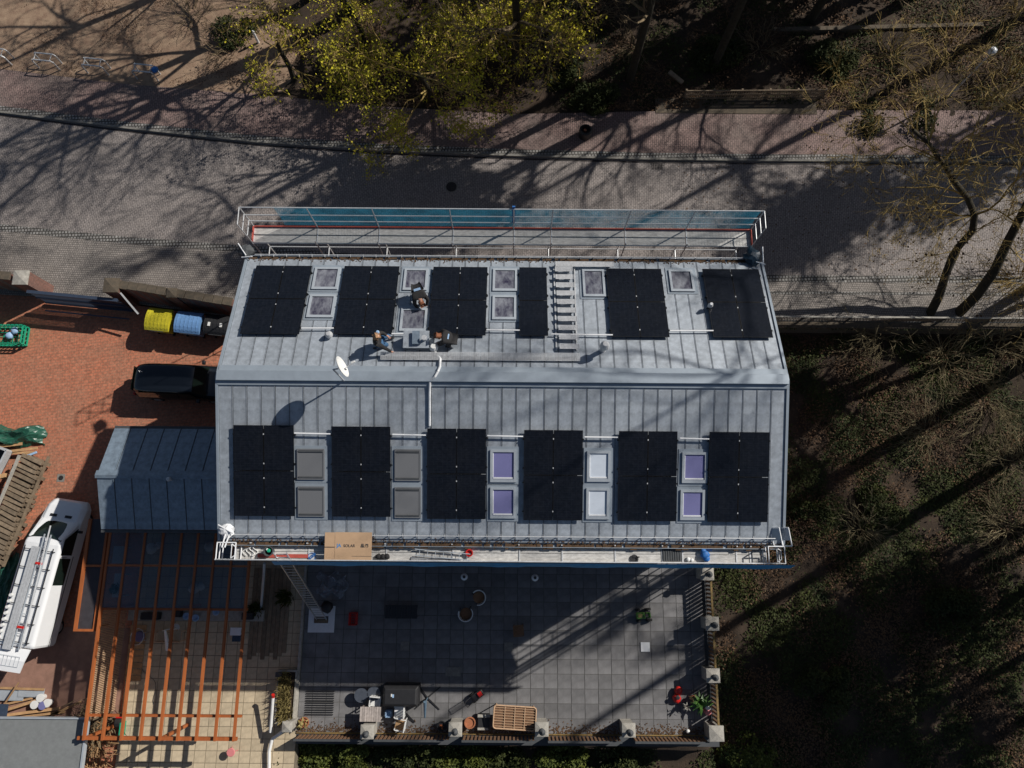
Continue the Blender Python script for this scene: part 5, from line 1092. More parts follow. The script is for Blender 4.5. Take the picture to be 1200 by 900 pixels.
# green toy tractor
p = P(755, 721, .3); t = thing('ride_on_mower', 'small green machine with pale hood standing on the sunlit terrace', 'mower', (p.x, p.y, .01), R(185)); b = MB(); b.box(-.05, .38, -.15, .15, .15, .38); b.build('hood', M['mower'], t, local=True, bev=.05); b = MB(); b.box(-.3, -.06, -.17, .17, .14, .24); b.build('deck', M['blk'], t, local=True)
b = MB(); b.box(-.24, -.1, -.12, .12, .26, .32); b.box(-.28, -.22, -.12, .12, .3, .46); b.build('seat', M['mower'], t, local=True, bev=.015); b = MB(); b.box(.1, .3, -.08, .08, .381, .40); b.build('hood_stripe', M['grass'], t, local=True)
for x, r_ in ((-.22, .15), (.26, .11)):
    for e in (-1, 1): b = MB(); b.tube((x, e*.2, r_), (x, e*.3, r_), r_, n=14); b.build('wheel', M['rubber'], t, local=True)
b = MB(); b.tube((-.02, 0, .38), (-.08, 0, .5), .012); b.tube((-.08, 0, .5), (-.085, 0, .52), .08, n=12); b.build('steering_wheel', M['blk'], t, local=True)
for (x, y, s_, lb) in ((756, 758, .42, 'pale square stone slab lying on the sunlit terrace'), (558, 782, .0, ''), ): 
    if s_: p = P(x, y, 0); b = MB(); b.box(p.x-s_/2, p.x+s_/2, p.y-s_/2, p.y+s_/2, .035, .06); tag(b.build('stone_slab', M['white']), lb, 'slab')
for (x, y, lb) in ((474.5, 757, 'left of two small square drain covers in the shaded terrace'), (596, 758, 'right of two small square drain covers in the shaded terrace')):
    p = P(x, y, 0); b = MB(); b.box(p.x-.2, p.x+.2, p.y-.2, p.y+.2, .02, .036); tag(b.build('drain_cover', M['kerb']), lb, 'drain cover')
p = P(531, 787, 0); b = MB(); b.box(p.x-.35, p.x+.35, p.y-.2, p.y+.2, .035, .05); tag(b.build('pale_board', M['kerb']), 'pale board lying flat at the edge of the house shadow', 'board')
# red and black toy things and plants near the east railing
p = P(796, 815, .3); lump('red_bucket', 'bright red rubber trug with a black lid piece by the east railing', 'trug', [(p.x, p.y+.18, .2, .2), (p.x-.08, p.y-.15, .16, .22)], M['redp'], 6); p = P(795, 818, .5)
b = MB(); b.lathe((p.x, p.y, .38), [(.1, 0), (.1, .03), (.05, .04)], 12); tag(b.build('plastic_disc', M['blk']), 'small black round disc on the red trug', 'disc')
pot(803, 826, .15, .25, M['dgrey'], 'dark pot with whitish twigs right below the red trug', M['stone'], 3, .25, 16); pot(812, 818, .14, .3, M['terracotta'], 'little terracotta pot with reddish dry plant behind the red trug', M['leafb'], 7, .3, 18)
pot(819, 822, .2, .3, M['blk'], 'pot of bright green broad leaves in front of the east railing', M['leafg'], 11, .55, 46)
p = P(830, 835, .5); b = MB(); b.lathe((p.x, p.y, .02), [(.12, 0), (.14, .4), (.14, .5), (.08, .56), (.04, .6)], 12); t = tag(b.build('pink_sack', M['pink']), 'pink and white sack leaning at the lower east railing', 'sack'); b = MB(); b.lathe((p.x, p.y+.2, .02), [(.11, 0), (.12, .5), (.05, .6)], 12); tag(b.build('white_sack', M['pvc']), 'small white sack behind the pink one at the east railing', 'sack')
p = P(806, 857, .1); b = MB(); b.sphere((p.x, p.y, .12), .1, 10); tag(b.build('white_ball', M['pvc'], smooth=True), 'small white ball at the south edge near the corner pillar', 'ball')
drape('plastic_film', 'crumpled clear plastic film in the shadow right of the long ladder', P(371, 690, .3).x, P(405, 690, .3).x, P(388, 699, .3).y, P(388, 672, .3).y, .4, M['film'], 12, 'plastic film', .03)
lump('black_sack', 'black sack standing behind the ladder mat in the shadow', 'sack', [(P(383, 712, .3).x, P(383, 712, .3).y, .3, .3)], M['blk'], 6)
# dark floor grille and things south west
p = P(375, 824, 0); t = thing('floor_grille', 'dark floor grille of narrow bars at the south west of the terrace', 'grille', (p.x, p.y, .02))
for k in range(11): b = MB(); b.box(p.x-.65, p.x+.65, p.y-.5+k*.1, p.y-.5+k*.1+.04, .035, .07); b.build('bar', M['blk'], t)
pot(357, 846, .22, .2, M['terracotta'], 'orange rimmed round pot at the dark south west corner', M['grass'], 3, .3, 20)
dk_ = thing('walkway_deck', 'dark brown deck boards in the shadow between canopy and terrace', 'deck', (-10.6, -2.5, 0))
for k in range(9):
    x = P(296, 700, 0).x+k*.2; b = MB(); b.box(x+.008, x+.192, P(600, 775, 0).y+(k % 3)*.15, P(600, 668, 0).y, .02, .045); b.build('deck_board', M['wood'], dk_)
# ---------------------------------------------------------------- strip between patio and terrace
rng = random.Random(21)
def tuft(name, label, px, py, z, n, rad, hgt, mt, cat, seed, wd=.012):
    rng = random.Random(seed); p = P(px, py, z); b = MB()
    for k in range(n):
        a_ = rng.uniform(0, 6.28); r_ = rad*rng.random()**.7; o_ = Vector((p.x+r_*math.cos(a_), p.y+r_*math.sin(a_), z)); a2 = rng.uniform(0, 6.28); l_ = hgt*rng.uniform(.4, 1); tip = o_+Vector((math.cos(a2)*l_*.6, math.sin(a2)*l_*.6, l_)); s_ = Vector((-math.sin(a2), math.cos(a2), 0))*wd
        m_ = o_.lerp(tip, .6)+Vector((0, 0, .1*l_)); b.add([o_-s_, o_+s_, m_+s_, tip, m_-s_], [(0, 1, 2, 3, 4)])
    return tag(b.build(name, mt), label, cat)
b = MB(); bb = MB()
q0_, q1_ = P(326, 785, .3), P(344, 848, .3); t = thing('raised_bed', 'narrow raised bed of dry yellow grass beside the white pipe', 'planter', (q0_.x, q1_.y, 0))
for x0, x1, y0, y1 in ((q0_.x, q1_.x, q0_.y-.08, q0_.y), (q0_.x, q1_.x, q1_.y, q1_.y+.08), (q0_.x, q0_.x+.06, q1_.y+.08, q0_.y-.08), (q1_.x-.06, q1_.x, q1_.y+.08, q0_.y-.08)):
    b = MB(); b.box(min(x0, x1), max(x0, x1), min(y0, y1), max(y0, y1), 0, .35); b.build('side_board', M['stone'], t)
b = MB(); b.box(q0_.x+.06, q1_.x-.06, q1_.y+.08, q0_.y-.08, 0, .28); b.build('soil', M['soil'], t)
for k, y in enumerate((795, 806, 817, 828, 840)): tuft('dry_grass', ('topmost dry grass tuft in the raised bed', 'second dry grass tuft from the top of the raised bed', 'middle dry grass tuft in the raised bed', 'fourth dry grass tuft down in the raised bed', 'lowest dry grass tuft of the raised bed by the pipe bend')[k], 335, y, .28, 130, .3, .5, M['grass'], 'grass tuft', k)
b = MB(); b.path([P(320, 817, .9), P(317, 858, .5)], .07, 8); tag(b.build('white_pole', M['pvc']), 'upright white pole with a red tip left of the raised bed', 'pole')
b = MB(); b.tube(P(320, 817, .9), P(320, 814, 1.0), .075, n=8); tag(b.build('red_tip', M['redp']), 'red cap on the top end of the white pole', 'cap')
b = MB(); b.path([P(337, 850, .35), P(330, 858, .35), P(319, 866, .3), P(315.5, 880, .25), P(315, 960, .2)], .075, 8); tag(b.build('drain_pipe', M['pvc']), 'bent white drain pipe running down from the raised bed', 'pipe')
b = MB(); b.tube(P(310, 660, 3.0), P(306, 712, .1), .06, n=8); tag(b.build('downpipe', M['lightframe']), 'pale downpipe in the shadow below the left scaffold end', 'pipe')
for (x, y, s_, lb) in ((300, 714, 7, 'dark shrub in the shadow at the foot of the downpipe'), (335, 700, 3, 'sparse weeds beside the terrace kerb under the ladder')): tuft('weed_clump', lb, x, y, 0, 160, .35, .45, M['laurel'], 'shrub', s_, .02)
p = P(328, 790, .3); b = MB(); b.box(p.x-.15, p.x+.15, p.y-.1, p.y+.1, .36, .5); tag(b.build('grey_box', M['dgrey']), 'small grey box on the upper end of the raised bed', 'box')
# ---------------------------------------------------------------- canopy of orange timber over the patio
ZP = 2.8; T = thing('timber_canopy', 'orange-brown timber canopy with glazed upper half over the patio', 'pergola', (-14.7, -3.4, 0))
xb = [P(x, 700, ZP).x for x in (119, 140, 161, 182.6, 204.5, 224.5, 245.5, 266.6, 287.8)]
yT, yG, yB, yX = EYS-.05, P(200, 714, ZP).y, P(200, 867, ZP).y, P(200, 840, ZP).y
for i, x in enumerate(xb):
    b = MB(); y0 = yB-.05; b.box(x-.045, x+.045, y0, yT, ZP-.16, ZP); b.build('rafter', M['orange'], T)
for y, x1_, w_ in ((yB, xb[-1]+.08, .14), (yG, xb[-1]+.05, .12)):
    b = MB(); b.box(xb[0]-.35 if y == yB else xb[0], x1_, y-w_/2, y+w_/2, ZP-.32, ZP-.165); b.build('cross_beam', M['orange'], T)
b = MB(); b.box(xb[0], xb[-1]+.2, yX-.05, yX+.05, ZP-.3, ZP-.17); b.build('cross_beam', M['orange'], T)
y = P(200, 663, ZP).y; b = MB(); b.box(xb[0], xb[-1]+.05, y-.04, y+.04, ZP-.14, ZP-.02); b.build('glazing_bar', M['orange'], T)
for x in (xb[0], xb[4]):
    for y in (yB, yG): b = MB(); b.box(x-.06, x+.06, y-.06, y+.06, 0, ZP-.325); b.build('post', M['orange'], T)
for i in range(8):
    for y0, y1 in ((yG, P(200, 663, ZP).y), (P(200, 663, ZP).y, yT)): b = MB(); b.box(xb[i]+.06, xb[i+1]-.06, y0+.05, y1-.05, ZP-.045, ZP-.03); b.build('glass_pane', M['rglass'], T)
# side frame with dark mesh left of the canopy
x0_, x1_ = P(91, 700, ZP-.2).x, P(116, 700, ZP-.2).x; ya, yb_ = P(100, 740, ZP-.2).y, P(100, 608, ZP-.2).y; z = 2.6
t = thing('lean_to_frame', 'narrow orange timber frame with dark panels left of the glazed canopy', 'frame', (x0_, ya, 0))
for bx_ in ((x0_, x0_+.14, ya, yb_), (x1_-.1, x1_, ya, yb_), (x0_+.14, x1_-.1, ya, ya+.1), (x0_+.14, x1_-.1, (P(100, 663, z).y)-.05, (P(100, 663, z).y)+.05)): b = MB(); b.box(*bx_, z-.12, z); b.build('beam', M['orange'], t)
b = MB(); b.box(x0_+.14, x1_-.1, ya+.1, yb_, z-.1, z-.08); b.build('dark_panel', mat('dark_panel', (.045, .04, .045), .6, 0, .2, 5), t)
for y in (ya+.05, yb_-.1): b = MB(); b.box(x0_+.02, x0_+.12, y-.05, y+.05, -.05, z-.12); b.build('post', M['orange'], t)
# bamboo lattice on the west side, upright
xl = xb[0]-.22; y0, y1 = P(105, 845, 2.4).y, P(110, 716, 2.4).y; t = thing('lattice_screen', 'pale wavy-edged bamboo screen along the left side of the canopy', 'screen', (xl, y0, 0))
b = MB(); n = 40
for k in range(n):
    y = y0+(y1-y0)*k/n; b.tube((xl+.02*math.sin(k), y, 2.4+.03*math.sin(k*1.9)), (xl+.02*math.sin(k+1.0), y+(y1-y0)/n, 2.4+.03*math.sin((k+1)*1.9)), .035, n=6)
b.build('top_cane', M['wicker'], t)
for k in range(0, 60): b = MB() if k == 0 else b; yy = y0+(y1-y0)*k/59; b.box(xl-.012, xl+.012, yy-.018, yy+.018, .05, 2.38)
o = b.build('cane', M['wicker'], t); o['kind'] = 'stuff'
# chopping surface lit timber floor beside
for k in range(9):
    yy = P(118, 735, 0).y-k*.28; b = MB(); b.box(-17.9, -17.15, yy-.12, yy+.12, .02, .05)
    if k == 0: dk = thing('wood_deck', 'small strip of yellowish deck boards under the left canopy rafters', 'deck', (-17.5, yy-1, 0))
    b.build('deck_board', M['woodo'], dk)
# furniture under the canopy
p = P(162, 746, .5); t = thing('round_chair', 'round wire chair with violet cushion under the canopy', 'chair', (p.x, p.y, 0)); b = MB(); b.lathe((p.x+.03, p.y, .4), [(.24, 0), (.25, .05), (.2, .1)], 14); b.build('cushion', mat('violet_cloth', (.16, .13, .22), .9, 0, .1, 6), t)
b = MB(); b.path([(p.x+.36*math.cos(k*.52), p.y+.36*math.sin(k*.52), .6+.12*math.sin(k*.52+2)) for k in range(12)], .015, 5, closed=True); b.build('wire_rim', M['galv'], t)
for k in range(4): b = MB(); b.tube((p.x+.2*math.cos(k*1.57+.7), p.y+.2*math.sin(k*1.57+.7), .4), (p.x+.28*math.cos(k*1.57+.7), p.y+.28*math.sin(k*1.57+.7), 0), .012); b.build('leg', M['galv'], t)
chair(190, 745, R(90), 'beige square chair left of the pale pedestal under the canopy', M['wicker'], seat=M['ptile']); chair(208, 745, R(90), 'beige square chair right of the pale pedestal under the canopy', M['wicker'], seat=M['ptile'])
p = P(197, 748, .7); b = MB(); b.lathe((p.x, p.y+.4, .0), [(.2, 0), (.04, .05), (.03, 1.1), (.01, 1.4)], 10); b.tube((p.x, p.y+.4, 1.1), (p.x+.02, p.y-.5, .6), .05, .12, 8); tag(b.build('closed_parasol', M['pvc']), 'pale closed parasol between the two beige chairs', 'parasol')
tablebox('small_table', 'white topped small table at the right end of the canopy', 'table', 276, 740, .5, .35, .6, M['white'], 0)
tablebox('plastic_stool', 'dark blue stool just below the white topped small table', 'stool', 277, 748, .4, .3, .4, mat('navy', (.02, .05, .09), .6), 0)
b = MB(); a, c = P(150, 727, .1), P(310, 715, .1); b.box(a.x, c.x, a.y, c.y, .02, .15); tag(b.build('house_step', M['stone']), 'long grey step under the lower edge of the glazed roof', 'step')
for k, (x, y, lb, mt) in enumerate(((176, 722, 'dark planter trough on the step, left of two', 'blk'), (207, 719, 'dark square box on the step in the middle of the canopy', 'blk'), (290, 722, 'black planter at the right end of the step', 'blk'))):
    p = P(x, y, .4); b = MB(); b.box(p.x-(.42, .2, .25)[k], p.x+(.42, .2, .25)[k], p.y-.16, p.y+.16, .15, .5); tag(b.build('planter_box', M[mt], bev=.02), lb, 'planter')
for k, (x, y, lb) in enumerate(((218, 722, 'blue and white bowl left of the glass globe on the step'), (229, 724, 'bluish glass globe on the step under the canopy'), (253, 717, 'pale blue dish on the step, rightmost of three'))):
    p = P(x, y, .3); b = MB(); b.lathe((p.x, p.y, .155), [(.06, 0), (.15, .08), (.17, .14), (.14, .15), (.05, .07)], 14); tag(b.build('garden_bowl', M['shirt'], smooth=True), lb, 'bowl')
for (x, y, lb, mt, s_) in ((175, 642, 'pale crumpled bag behind the glass in the third bay', 'film', 3), (225, 690, 'whitish crumpled sheet behind the glass near the lower edge', 'film', 4), (243, 640, 'pale bluish bag behind the glass near the extension', 'film', 5)): p = P(x, y, .4); lump('plastic_bag', lb, 'bag', [(p.x, p.y, .2, .28), (p.x+.3, p.y+.1, .15, .2)], M['pvc'], s_)
for (x0, y0, x1, y1, z, lb) in ((131, 640, 146, 660, .74, 'pale table seen through the leftmost glass panes, upper one'), (131, 672, 146, 700, .74, 'pale table with green plants seen through the leftmost lower glass panes')):
    a, c = P(x0, y1, z), P(x1, y0, z); tablebox('work_table', lb, 'table', (x0+x1)/2, (y0+y1)/2, c.x-a.x, c.y-a.y, z, M['lightframe'])
tuft('table_plants', 'green potted leaves on the lower left table under the glass', 136, 690, .76, 60, .22, .25, M['laurel'], 'plant', 5, .03)
# right of the canopy: pinkish floor stain, pink stool with shadow
p = P(270, 882, .45); t = thing('pink_stool', 'small pink round stool on the sunlit patio below the canopy', 'stool', (p.x, p.y, 0)); b = MB(); b.lathe((p.x, p.y, .38), [(.17, 0), (.19, .03), (.17, .06)], 16); b.build('seat', M['pink'], t)
for k in range(3): b = MB(); b.tube((p.x+.1*math.cos(k*2.1), p.y+.1*math.sin(k*2.1), .38), (p.x+.17*math.cos(k*2.1), p.y+.17*math.sin(k*2.1), 0), .015); b.build('leg', M['pink'], t)
p = P(137, 850, .5); t = thing('garden_hose_reel', 'black and turquoise hose reel under the lower left canopy corner', 'hose reel', (p.x, p.y, 0)); b = MB(); b.tube((p.x-.1, p.y+.1, .35), (p.x+.1, p.y+.1, .35), .22, n=14); b.build('drum', M['blk'], t); b = MB(); b.box(p.x+.12, p.x+.18, p.y-.5, p.y+.1, .02, .5); b.build('stand', M['green'], t); b = MB(); b.box(p.x-.1, p.x+.25, p.y+.3, p.y+.42, .3, .5); b.build('tool_head', M['redp'], t)
b = MB(); rng = random.Random(31)
for k in range(9):
    x0, y0 = rng.uniform(-17.6, -11), rng.uniform(-7.5, -4.2); a_ = rng.uniform(0, 6.28); pts = []
    for j in range(14): x0 += .16*math.cos(a_); y0 += .16*math.sin(a_); a_ += rng.uniform(-.5, .5); pts.append((min(max(x0, -17.8), -10), y0, .035))
    if k < 3: b.path(pts, .011, 4)
tag(b.build('garden_hose', M['dgrey']), 'thin dark hose lying in loops on the patio tiles', 'hose')
# brushwood heap at the lower left canopy corner
def sticks(name, label, px, py, n, rad, mt, seed, cat='brushwood', ln=1.2, z=0):
    rng = random.Random(seed); p = P(px, py, 0); b = MB()
    for k in range(n):
        a_ = rng.uniform(0, 3.14); c_ = Vector((p.x+rng.gauss(0, rad[0]), p.y+rng.gauss(0, rad[1]), z+rng.uniform(.03, .45))); l_ = ln*rng.uniform(.3, 1)/2; d_ = Vector((math.cos(a_), math.sin(a_), rng.uniform(-.2, .2)))*l_
        b.tube(c_-d_, c_+d_, rng.uniform(.01, .035), .01, 5)
    o = b.build(name, mt); return tag(o, label, cat, kind='stuff')
sticks('brushwood_heap', 'heap of brown sticks below the left end of the canopy beams', 110, 850, 220, (.45, .5), M['twig'], 5); sticks('brushwood_heap', 'reddish split kindling scattered right of the carport roof', 116, 880, 160, (.35, .6), M['woodo'], 6, ln=.7)
# ---------------------------------------------------------------- street side: bicycle stands, manholes, post, railings
def bstand(px, py, label, rz=0):
    p = P(px, py, .75); t = thing('bicycle_stand', label, 'bicycle stand', (p.x, p.y, .1), rz, 'metal bicycle stands beside the pavement')
    for e in (-.22, .22):
        b = MB(); b.path([(-.6, e, 0), (-.6, e, .62), (-.5, e, .75), (.5, e, .75), (.6, e, .62), (.6, e, 0)], .038, 6); b.build('hoop', M['galv'], t, local=True)
    for e in (-.45, .45): b = MB(); b.tube((e, -.22, .74), (e, .22, .74), .022); b.build('cross_tube', M['galv'], t, local=True)
for x, y, lb in ((-6, 62, 'bicycle stand cut by the left edge of the picture'), (51, 68, 'second bicycle stand from the left, casting a clear shadow'), (109, 74, 'third bicycle stand from the left beside the pavement'), (168, 81, 'rightmost bicycle stand, with something blue hung on it')): bstand(x, y, lb, R(-6))
p = P(182, 82, .7); lump('blue_bag', 'blue bag hanging on the rightmost bicycle stand', 'bag', [(p.x, p.y, .75, .2), (p.x-.1, p.y+.1, .6, .2)], M['btarp'], 3)
def cover(px, py, r, label, z=0.0): p = P(px, py, 0); t = thing('manhole_cover', label, 'manhole cover', (p.x, p.y, z)); b = MB(); b.lathe((0, 0, .0), [(r, 0), (r, .008)], 24); b.build('ring', M['kerb'], t, local=True); b = MB(); b.lathe((0, 0, .009), [(r*.8, 0), (r*.8, .006)], 24); b.build('lid', M['iron'], t, local=True)
cover(529, 219, .36, 'round manhole cover in the shaded street above the scaffold')
p = P(770, 194, 0); t = thing('street_drain', 'rectangular street drain beside the kerb', 'drain', (p.x, p.y, 0)); 
for k in range(7): b = MB(); b.box(p.x-.3+k*.09, p.x-.3+k*.09+.05, p.y-.25, p.y+.25, .002, .012); b.build('bar', M['iron'], t)
# lantern at upper right
p = P(1163, 60, 3.8); t = thing('street_lantern', 'round white street lantern among the twigs at the upper right', 'street lamp', (p.x, p.y, 0)); b = MB(); b.tube((p.x, p.y, -.1), (p.x, p.y, 3.6), .05, n=8); b.build('post', M['galv'], t); b = MB(); b.sphere((p.x, p.y, 3.8), .22, 12); b.build('globe', M['lampw'], t, smooth=True)
p = P(298, 40, .8); b = MB(); b.lathe((p.x, p.y, .1), [(.07, 0), (.07, .9), (.05, .95)], 10); tag(b.build('bollard', M['white']), 'small pale bollard among the shrubs at the upper left', 'bollard')
# wall with lattice railing along the south pavement, east of the house
a, c = P(888, 380, .0), P(1210, 381, 0); y = WALLY
t = thing('street_railing', 'dark lattice railing with pale top rail along the south pavement edge', 'railing', (a.x, y, 0))
yr = P(1000, 372, .5).y; yr = y+.05
XR0, XR1 = 9.7, 40
b = MB(); b.box(XR0, XR1, yr-.04, yr+.04, .98, 1.05); b.build('top_rail', M['stone'], t); b = MB(); b.box(XR0, XR1, yr-.03, yr+.03, .3, .35); b.build('bottom_rail', M['dgrey'], t)
for k in range(13): x = XR0+.3+k*2.4; b = MB(); b.box(x-.04, x+.04, yr-.04, yr+.04, 0, .98); b.build('post', M['dgrey'], t)
b = MB(); x = XR0
while x < 30: b.beam((x, yr, .35), (x+.3, yr, .98), .025, .02); b.beam((x+.3, yr, .35), (x, yr, .98), .025, .02); x += .15
b.build('lattice', M['wood'], t)['kind'] = 'stuff'
b = MB(); b.box(9.7, 60, y-.22, y+.18, -2.6, .06); tag(b.build('retaining_wall', M['stonecap']), 'stone retaining wall dropping from the south pavement to the woods', 'wall')
# low fence and steps in the north strip
def fence(name, label, a, c, h, npost, nrail, mt, wd=.05):
    t = thing(name, label, 'fence', (a.x, a.y, 0)); d = c-a
    for k in range(npost): p = a+d*k/(npost-1); b = MB(); b.box(p.x-.05, p.x+.05, p.y-.05, p.y+.05, 0, h+.05); b.build('post', mt, t)
    for j in range(nrail): z = h*(j+1)/nrail; b = MB(); b.beam(Vector((a.x, a.y-.06, z)), Vector((c.x, c.y-.06, z)), wd, .1); b.build('rail', mt, t)
    return t
FT = fence('low_fence', 'low weathered wooden railing beside the north pavement at upper right', P(800, 118, 0), P(960, 117, 0), .95, 6, 3, M['wood'])
b = MB(); n = 60
for k in range(n): a_ = P(800+160*k/n, 118, 0); b.box(a_.x-.02, a_.x+.02, a_.y-.02, a_.y+.02, .1, .93)
b.build('picket', M['wood'], FT)['kind'] = 'stuff'
a, c = P(768, 134, 0), P(955, 122, 0); b = MB(); b.box(a.x, c.x, a.y, c.y+.2, .0, .14); tag(b.build('stone_step', M['stonecap']), 'broad stone step in front of the low wooden railing', 'step')
b = MB(); b.beam(P(784, 84, .4), P(800, 97, .3), .25, .1); tag(b.build('loose_board', M['wood']), 'short pale board lying left of the low wooden railing', 'board')
a, c = P(905, 37, .3), P(1150, 31, .3); b = MB(); b.beam(Vector((a.x, a.y, .2)), Vector((c.x, c.y, .2)), .25, .6); tag(b.build('border_wall', M['stonecap']), 'low pale border wall in the wooded strip at the upper right', 'wall')
# ---------------------------------------------------------------- vegetation
def leaves(name, pts, size, mt, seed, parent=None, flat=.6, jit=.4):
    """many small diamond leaves at the given points, one mesh"""
    rg = np.random.default_rng(seed); n = len(pts); pts = np.asarray(pts, dtype=float)
    loc = np.array(WM[parent.name].translation) if parent is not None else np.array([pts[:, 0].mean(), pts[:, 1].mean(), pts[:, 2].min()])
    th = rg.uniform(0, 2*np.pi, n); nrm = np.stack([rg.normal(0, flat, n), rg.normal(0, flat, n), np.ones(n)], 1); nrm /= np.linalg.norm(nrm, axis=1)[:, None]
    a = np.stack([np.cos(th), np.sin(th), np.zeros(n)], 1); a -= nrm*(a*nrm).sum(1)[:, None]; a /= np.linalg.norm(a, axis=1)[:, None]; b_ = np.cross(nrm, a)
    s = size*rg.uniform(1-jit, 1+jit, n)[:, None]
    v = np.empty((n, 4, 3)); q = pts-loc
    v[:, 0] = q-a*s*.6; v[:, 1] = q+b_*s*.42+a*s*.05; v[:, 2] = q+a*s*.7; v[:, 3] = q-b_*s*.42+a*s*.05
    me = bpy.data.meshes.new(name); me.vertices.add(4*n); me.vertices.foreach_set('co', v.ravel()); me.loops.add(4*n); me.loops.foreach_set('vertex_index', np.arange(4*n, dtype=np.int32))
    me.polygons.add(n); me.polygons.foreach_set('loop_start', np.arange(0, 4*n, 4, dtype=np.int32)); me.update(calc_edges=True); me.materials.append(mt)
    o = bpy.data.objects.new(name, me); C.objects.link(o)
    if parent is not None: o.parent = parent; WM[o.name] = WM[parent.name].copy()
    else: o.location = tuple(loc)
    return o
def wander(rng, p, d, ln, r0, r1, n, wob, up=0):
    pts = [(Vector(p), r0)]; d = Vector(d).normalized()
    for k in range(n):
        d = (d+Vector((rng.gauss(0, wob), rng.gauss(0, wob), rng.gauss(0, wob)+up))).normalized(); pts.append((pts[-1][0]+d*ln/n, r0+(r1-r0)*(k+1)/n))
    return pts, d
def seg(b, pts, n): 
    for (a, ra), (c, rc) in zip(pts, pts[1:]): b.tube(a, c, ra, rc, n, cap=False)
def limb(rng, b, p, d, ln, r, depth, tips, kids=3, wob=.16, up=.02, spread=.8, n=4, sh=.68, flat=1.0):
    ns = 4 if depth > 0 else 3; pts, dd = wander(rng, p, d, ln, r, r*.45, ns, wob, up); seg(b, pts, 5 if r > .05 else 3)
    if depth == 0: tips.extend([q for q, _ in pts[1:]]); return
    for k in range(kids):
        i = rng.randint(1, ns) if k else ns; q, rq = pts[i]; ax = Vector((rng.gauss(0, 1), rng.gauss(0, 1), rng.gauss(0, 1)*flat)); nd = (dd+ax.normalized()*spread*rng.uniform(.6, 1.2)).normalized()
        limb(rng, b, q, nd, ln*sh*rng.uniform(.7, 1.15), max(.011, rq*.72), depth-1, tips, kids, wob, up, spread, n, sh, flat)
def tree_along(name, label, trunk, limbs, seed, mt, group=None, depth=3, kids=3, twigr=.012, cat='tree', budm=None, budn=0, buds=.08, up=.01, spread=.8, wob=.18, sh=.68, flat=1.0, tmat=None):
    """trunk: [(point, radius)], limbs: [(index on trunk, direction, length, radius)]"""
    rng = random.Random(seed); t = thing(name, label, cat, trunk[0][0], 0, group)
    b = MB(); seg(b, [(Vector(p), r) for p, r in trunk], 9); b.build('trunk', tmat or M['bark'], t, smooth=True)
    b = MB(); tips = []
    for i, d, ln, r in limbs: limb(rng, b, trunk[i][0], d, ln, r, depth, tips, kids, wob, up, spread, 4, sh, flat)
    b.build('crown', mt, t)
    if budm:
        rg = np.random.default_rng(seed); tp = np.array([tuple(q) for q in tips]); idx = rg.integers(0, len(tp), budn); leaves('buds', tp[idx]+rg.normal(0, .14, (budn, 3)), buds, budm, seed, t, flat=1.2)['kind'] = 'stuff'
    return t
V3 = lambda *a: Vector(a)
# crooked bare trees rising beside the street railing on the right
TR = [(P(1084, 378, -.5), .24), (P(1100, 348, .8), .22), (P(1108, 322, 2.0), .19), (P(1117, 300, 2.8), .21), (P(1122, 291, 3.2), .17), (P(1140, 270, 4.0), .165), (P(1142, 252, 4.8), .15), (P(1134, 232, 5.6), .14), (P(1118, 212, 6.4), .12), (P(1104, 190, 7.2), .11), (P(1088, 168, 8.0), .09), (P(1070, 152, 8.6), .07)]
def dto(a, c): return (Vector(c)-Vector(a)).normalized()
L_ = [(6, dto(TR[6][0], P(1010, 270, 6.6)), 3.2, .05), (7, dto(TR[7][0], P(960, 225, 7.5)), 3.4, .05), (8, dto(TR[8][0], P(1200, 140, 9)), 2.8, .05), (9, dto(TR[9][0], P(1000, 110, 9)), 2.6, .045), (10, dto(TR[10][0], P(1000, 140, 9.5)), 2.3, .045), (10, dto(TR[10][0], P(1060, 60, 10)), 2.6, .05), (6, dto(TR[6][0], P(1210, 225, 6.8)), 3, .06),
      (5, dto(TR[5][0], P(1200, 290, 6.0)), 2.4, .035), (4, dto(TR[4][0], P(1050, 300, 5.4)), 2.2, .03), (9, dto(TR[9][0], P(1130, 80, 10)), 2.6, .045), (7, dto(TR[7][0], P(1040, 300, 7)), 2.6, .035)]
for i, a_ in enumerate(((6, 1000, 240, 6.5), (7, 1010, 200, 7.5), (8, 980, 170, 8), (9, 960, 130, 9), (9, 1060, 220, 7.5), (10, 1100, 90, 9.5), (8, 1160, 180, 8), (7, 1180, 250, 7.5), (5, 1090, 290, 6), (6, 1040, 330, 5.5), (10, 980, 90, 9), (10, 1150, 50, 10))): L_.append((a_[0], dto(TR[a_[0]][0], P(*a_[1:])), 2.6, .035))
tree_along('bare_tree', 'crooked bare tree rising from the street railing, its golden twigs over the street', TR, L_, 4, M['twigy'], None, 4, 3, budm=M['leafb'], budn=900, buds=.1, spread=.8, wob=.25, sh=.7)
TR2 = [(P(1118, 372, -.4), .28), (P(1146, 345, 1.2), .25), (P(1166, 316, 2.8), .23), (P(1180, 285, 4.2), .21), (P(1192, 262, 5.2), .19), (P(1204, 238, 6.2), .17), (P(1216, 200, 7.6), .14), (P(1220, 150, 9), .11)]
L2 = [(4, dto(TR2[4][0], P(1140, 230, 6.4)), 2.2, .05), (5, dto(TR2[5][0], P(1300, 220, 8)), 3.5, .07), (7, dto(TR2[7][0], P(1150, 90, 10)), 3.0, .06), (7, dto(TR2[7][0], P(1230, 60, 11)), 3.0, .06), (6, dto(TR2[6][0], P(1150, 160, 9)), 2.8, .05), (3, dto(TR2[3][0], P(1240, 330, 5)), 2.4, .04)]
